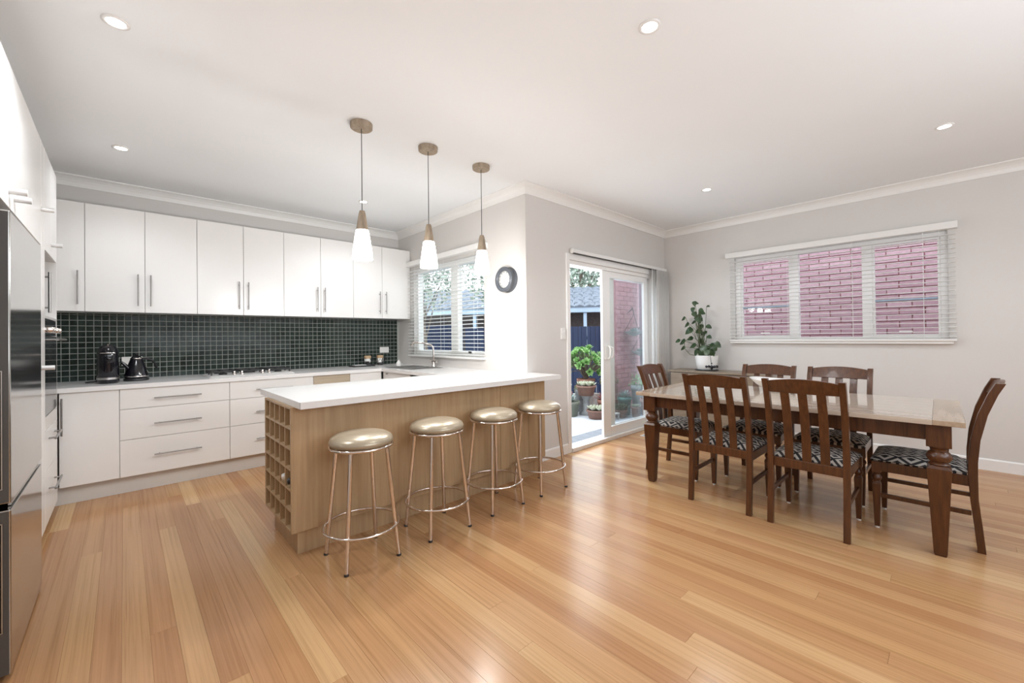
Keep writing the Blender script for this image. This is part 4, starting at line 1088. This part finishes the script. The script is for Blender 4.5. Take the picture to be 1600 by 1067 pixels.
# trees
def tree(label, x, y, h0, h1, rad, n, ls, trunk_r=.09, lean=(0, 0), m='leaftree', name='garden_tree'):
    t = thing(name, label, 'tree', (x, y, GZ))
    tk = MB(); top = Vector((x+lean[0], y+lean[1], (h0+h1)/2))
    tk.tube([(x, y, GZ), (x+lean[0]*.4, y+lean[1]*.4, h0*.6), top], [trunk_r, trunk_r*.7, trunk_r*.3], 8)
    for k in range(7):
        a = k*.9; b0 = Vector((x+lean[0]*.5, y+lean[1]*.5, h0*(.7+.05*k)))
        e = top+Vector((math.cos(a)*rad*.7, math.sin(a)*rad*.7, random.uniform(-.5, .6)*rad))
        tk.tube([b0, (b0+e)/2+Vector((0, 0, .1)), e], [trunk_r*.4, trunk_r*.25, trunk_r*.1], 6)
    link(tk, 'trunk', 'bark', t)
    lf = MB()
    for _ in range(n):
        while True:
            u = Vector((random.uniform(-1, 1), random.uniform(-1, 1), random.uniform(-1, 1)))
            if .25 < u.length < 1: break
        c = Vector((top.x+u.x*rad, top.y+u.y*rad, (h0+h1)/2+u.z*(h1-h0)/2))
        d = Vector((random.gauss(0, 1), random.gauss(0, 1), random.gauss(-.3, .8))).normalized(); sd = d.cross(Vector((random.gauss(0, 1), random.gauss(0, 1), random.gauss(0, 1)))).normalized()
        L = ls*random.uniform(.6, 1.3); w = L*.28
        lf.add([c, c+d*L*.5+sd*w, c+d*L, c+d*L*.5-sd*w], [(0, 1, 2, 3)])
    tag(link(lf, 'foliage', m, t), kind='stuff')
tree('silvery leafed tree standing behind the tiled roof beyond the fence', 12.0, 9.1, 2.7, 7.0, 1.75, 5200, .2)
tree('small leafy shrub between the fence and the neighbouring house', 7.62, 6.62, 1.3, 1.95, .2, 260, .11, .03, name='garden_shrub', m='leafgrey')
tree('pale leafed tree with leaning trunk outside the kitchen window', 4.6, 7.3, 1.7, 4.2, .95, 1900, .12, .05, (-.2, .2))
tree('broad silvery tree outside the kitchen window beside the fence', 6.1, 6.7, 1.75, 4.2, .95, 1900, .12, .05, (.1, .1))

# potted plants on the patio
def pot(name, label, x, y, r_, h_, m, kind, lm, ph, pr, z=GZ, cat='plant', oct_=24):
    t = thing(name, label, cat, (x, y, z), 'potted plants clustered on the patio')
    link(MB().lathe([(r_*.72, z+.001), (r_*.78, z+.01), (r_*.95, z+h_*.8), (r_*1.05, z+h_*.82), (r_*1.05, z+h_), (r_*.92, z+h_), (r_*.9, z+h_*.86), (.001, z+h_*.86)], (x, y, 0), oct_), 'pot', m, t)
    link(MB().lathe([(r_*.9, z+h_*.88), (.001, z+h_*.9)], (x, y, 0), 16), 'soil', 'soil', t)
    zt = z+h_*.9; f = MB()
    if kind == 'tree':      # rosettes on branches
        s_ = MB()
        for k in range(70):
            a = random.uniform(0, 2*PI); e = math.acos(random.uniform(-.25, 1)); R_ = random.uniform(.7, 1)
            c = Vector((x+pr*R_*math.sin(e)*math.cos(a), y+pr*R_*math.sin(e)*math.sin(a), zt+ph*.38+ph*.6*R_*math.cos(e)))
            s_.tube([(x, y, zt), (x+(c.x-x)*.35, y+(c.y-y)*.35, zt+ph*.3), c], [.016, .010, .005], 5)
            out = (c-Vector((x, y, zt+ph*.3))).normalized()
            for q in range(16):
                b_ = q*2.4; tilt = .35+.9*(q/16)
                sd = out.cross(Vector((0, 0, 1))); sd = sd.normalized() if sd.length > .01 else Vector((1, 0, 0)); sd2 = out.cross(sd)
                d = out*math.cos(tilt)+(sd*math.cos(b_)+sd2*math.sin(b_))*math.sin(tilt)
                f.leaf(c, d, out, .085+.02*(q/16), .06, -.15)
        link(s_, 'branches', 'bark', t)
    elif kind == 'bush':
        for k in range(260):
            a = random.uniform(0, 2*PI); e = math.acos(random.uniform(0, 1)); R_ = random.uniform(.5, 1)
            c = Vector((x+pr*R_*math.sin(e)*math.cos(a), y+pr*R_*math.sin(e)*math.sin(a), zt+ph*R_*math.cos(e)))
            d = Vector((random.gauss(0, 1), random.gauss(0, 1), random.gauss(.4, .7))); f.leaf(c, d, (0, 0, 1), .05, .03, .2)
    elif kind == 'rosette':
        for w in range(7):
            a = random.uniform(0, 2*PI); R_ = r_*.65*(w > 0); c = Vector((x+R_*math.cos(w*1.05), y+R_*math.sin(w*1.05), zt+.01))
            for q in range(14):
                b_ = q*2.4; ti = .3+1.0*(q/14); d = Vector((math.cos(b_)*math.sin(ti), math.sin(b_)*math.sin(ti), math.cos(ti)))
                f.leaf(c, d, (0, 0, 1), ph*(.6+.4*q/14), ph*.4, -.2)
    else:                   # spikes
        for q in range(46):
            b_ = q*2.4; ti = .1+.9*(q/46); d = Vector((math.cos(b_)*math.sin(ti), math.sin(b_)*math.sin(ti), math.cos(ti)))
            f.leaf((x+d.x*.03, y+d.y*.03, zt), d, (0, 0, 1), ph*random.uniform(.7, 1.1), .025, .25)
    tag(link(f, 'foliage', lm, t), kind='stuff')
    return t
pot('jade_plant', 'large bright green succulent tree in a raised terracotta pot', 6.50, 4.86, .17, .28, 'terra', 'tree', 'leafbright', .64, .39, GZ+.30)
tag(link(bx(6.32, 6.70, 4.68, 5.06, GZ, GZ+.298), 'plinth', 'stone', None, .01, origin=(6.5, 4.86, GZ)), 'pale stone block lifting the large succulent pot', 'plinth')
pot('potted_shrub', 'olive brown leafed shrub in a pot beside the large succulent', 6.42, 4.30, .11, .30, 'pot_brown', 'bush', 'leafolive', .26, .19, GZ+.26)
tag(link(bx(6.31, 6.53, 4.19, 4.41, GZ, GZ+.259), 'plinth', 'terra', None, .01, origin=(6.42, 4.30, GZ)), 'terracotta block under the olive leafed shrub', 'plinth')
pot('potted_succulent', 'grey green succulents in a squat olive pot near the door jamb', 5.73, 4.64, .17, .26, 'pot_olive', 'spike', 'leafgrey', .17, .17)
pot('potted_succulent', 'small rosettes in a shallow brown bowl in front of the cluster', 5.85, 4.17, .16, .15, 'pot_brown', 'rosette', 'leafcream', .11, .15)
pot('potted_succulent', 'blue grey rosettes in a tall grey pot at the back of the cluster', 6.02, 5.04, .12, .46, 'pot_grey', 'rosette', 'leafgrey', .15, .14)
pot('potted_succulent', 'red leafed succulent in a terracotta pot in the middle of the cluster', 6.15, 4.23, .10, .28, 'terra', 'spike', 'leafred', .18, .13)
pot('potted_succulent', 'green spiky plant in a teal glazed pot near the sliding leaf', 6.46, 4.00, .12, .32, 'pot_teal', 'spike', 'leafgrey', .18, .12)
pot('potted_succulent', 'dark green rosettes in a low pot below the teal one', 6.20, 3.92, .12, .14, 'pot_brown', 'rosette', 'leaf', .14, .13)
pot('potted_succulent', 'cream green rosettes in a wide urn on a pedestal', 6.03, 4.51, .17, .18, 'pot_brown', 'rosette', 'leafcream', .12, .15, GZ+.34)
tag(link(MB().lathe([(.13, GZ), (.13, GZ+.03), (.06, GZ+.08), (.05, GZ+.26), (.10, GZ+.339)], (6.03, 4.51, 0), 18), 'pedestal', 'pot_grey', None, origin=(6.03, 4.51, GZ)), 'grey stone pedestal under the wide urn', 'pedestal')
pot('potted_succulent', 'pale spiky plant in a terracotta trough behind the glass', 6.45, 3.50, .16, .34, 'terra', 'spike', 'leafcream', .24, .16)
pot('potted_succulent', 'bright green bushy plant in a grey pot behind the glass', 6.74, 3.86, .15, .52, 'pot_grey', 'bush', 'leafbright', .28, .19)
pot('potted_succulent', 'grey rosettes in a pale pot at the foot of the closed glass leaf', 6.84, 3.46, .15, .22, 'stone', 'rosette', 'leafgrey', .15, .15)
pot('potted_succulent', 'dark leafed plant in a grey pot against the red wall', 7.10, 3.78, .12, .30, 'pot_grey', 'bush', 'leaf', .20, .14)
pot('potted_succulent', 'reddish bushy plant in a terracotta pot at the back left of the cluster', 5.89, 4.80, .08, .34, 'terra', 'bush', 'leafred', .12, .09)
pot('potted_succulent', 'olive bushy plant in a grey pot left of the stone block', 6.19, 4.79, .08, .44, 'pot_grey', 'bush', 'leafolive', .14, .09)
pot('potted_succulent', 'small cream rosettes in a terracotta pot at the edge of the glass', 6.42, 3.75, .08, .18, 'terra', 'rosette', 'leafcream', .07, .1)
t = thing('garden_stool', 'tiny pale stone stool standing in front of the pots', 'stool', (5.98, 3.98, GZ))
link(bx(5.90, 6.04, 3.83, 3.95, GZ+.09, GZ+.115), 'seat', 'stone', t, .004)
for sx in (5.91, 6.02):
    for sy in (3.84, 3.93): link(bx(sx, sx+.018, sy, sy+.018, GZ, GZ+.09), 'leg', 'stone', t)
# hanging baskets on the red garden wall
for (cx, cz, lab) in ((6.98, 1.36, 'grey hanging dish planter, upper of the two on the red garden wall'), (7.22, .98, 'grey hanging dish planter, lower of the two on the red garden wall')):
    t = thing('hanging_planter', lab, 'planter', (cx, 4.14, cz), 'dish planters on the red garden wall')
    link(MB().lathe([(.03, cz-.09), (.10, cz-.06), (.17, cz-.01), (.18, cz), (.165, cz), (.001, cz-.03)], (cx, 4.10, 0), 22), 'dish', 'pot_grey', t)
    m = MB()
    for a in (0, 2.1, 4.2): m.tube([(cx+.17*math.cos(a), 4.10+.17*math.sin(a), cz), (cx, 4.10, cz+.32)], .004, 5)
    m.tube([(cx, 4.10, cz+.32), (cx, 4.12, cz+.42), (cx+.04, 4.16, cz+.46), (cx+.10, 4.2, cz+.42), (cx+.10, 4.284, cz+.36)], .007, 6)
    link(m, 'hanger', 'iron', t)
    f = MB()
    for q in range(26):
        b_ = q*2.4; ti = .2+.9*(q/26); d = Vector((math.cos(b_)*math.sin(ti), math.sin(b_)*math.sin(ti), math.cos(ti))); f.leaf((cx+d.x*.05, 4.10+d.y*.05, cz-.02), d, (0, 0, 1), .10, .05, .2)
    tag(link(f, 'foliage', 'leafgrey', t), kind='stuff')
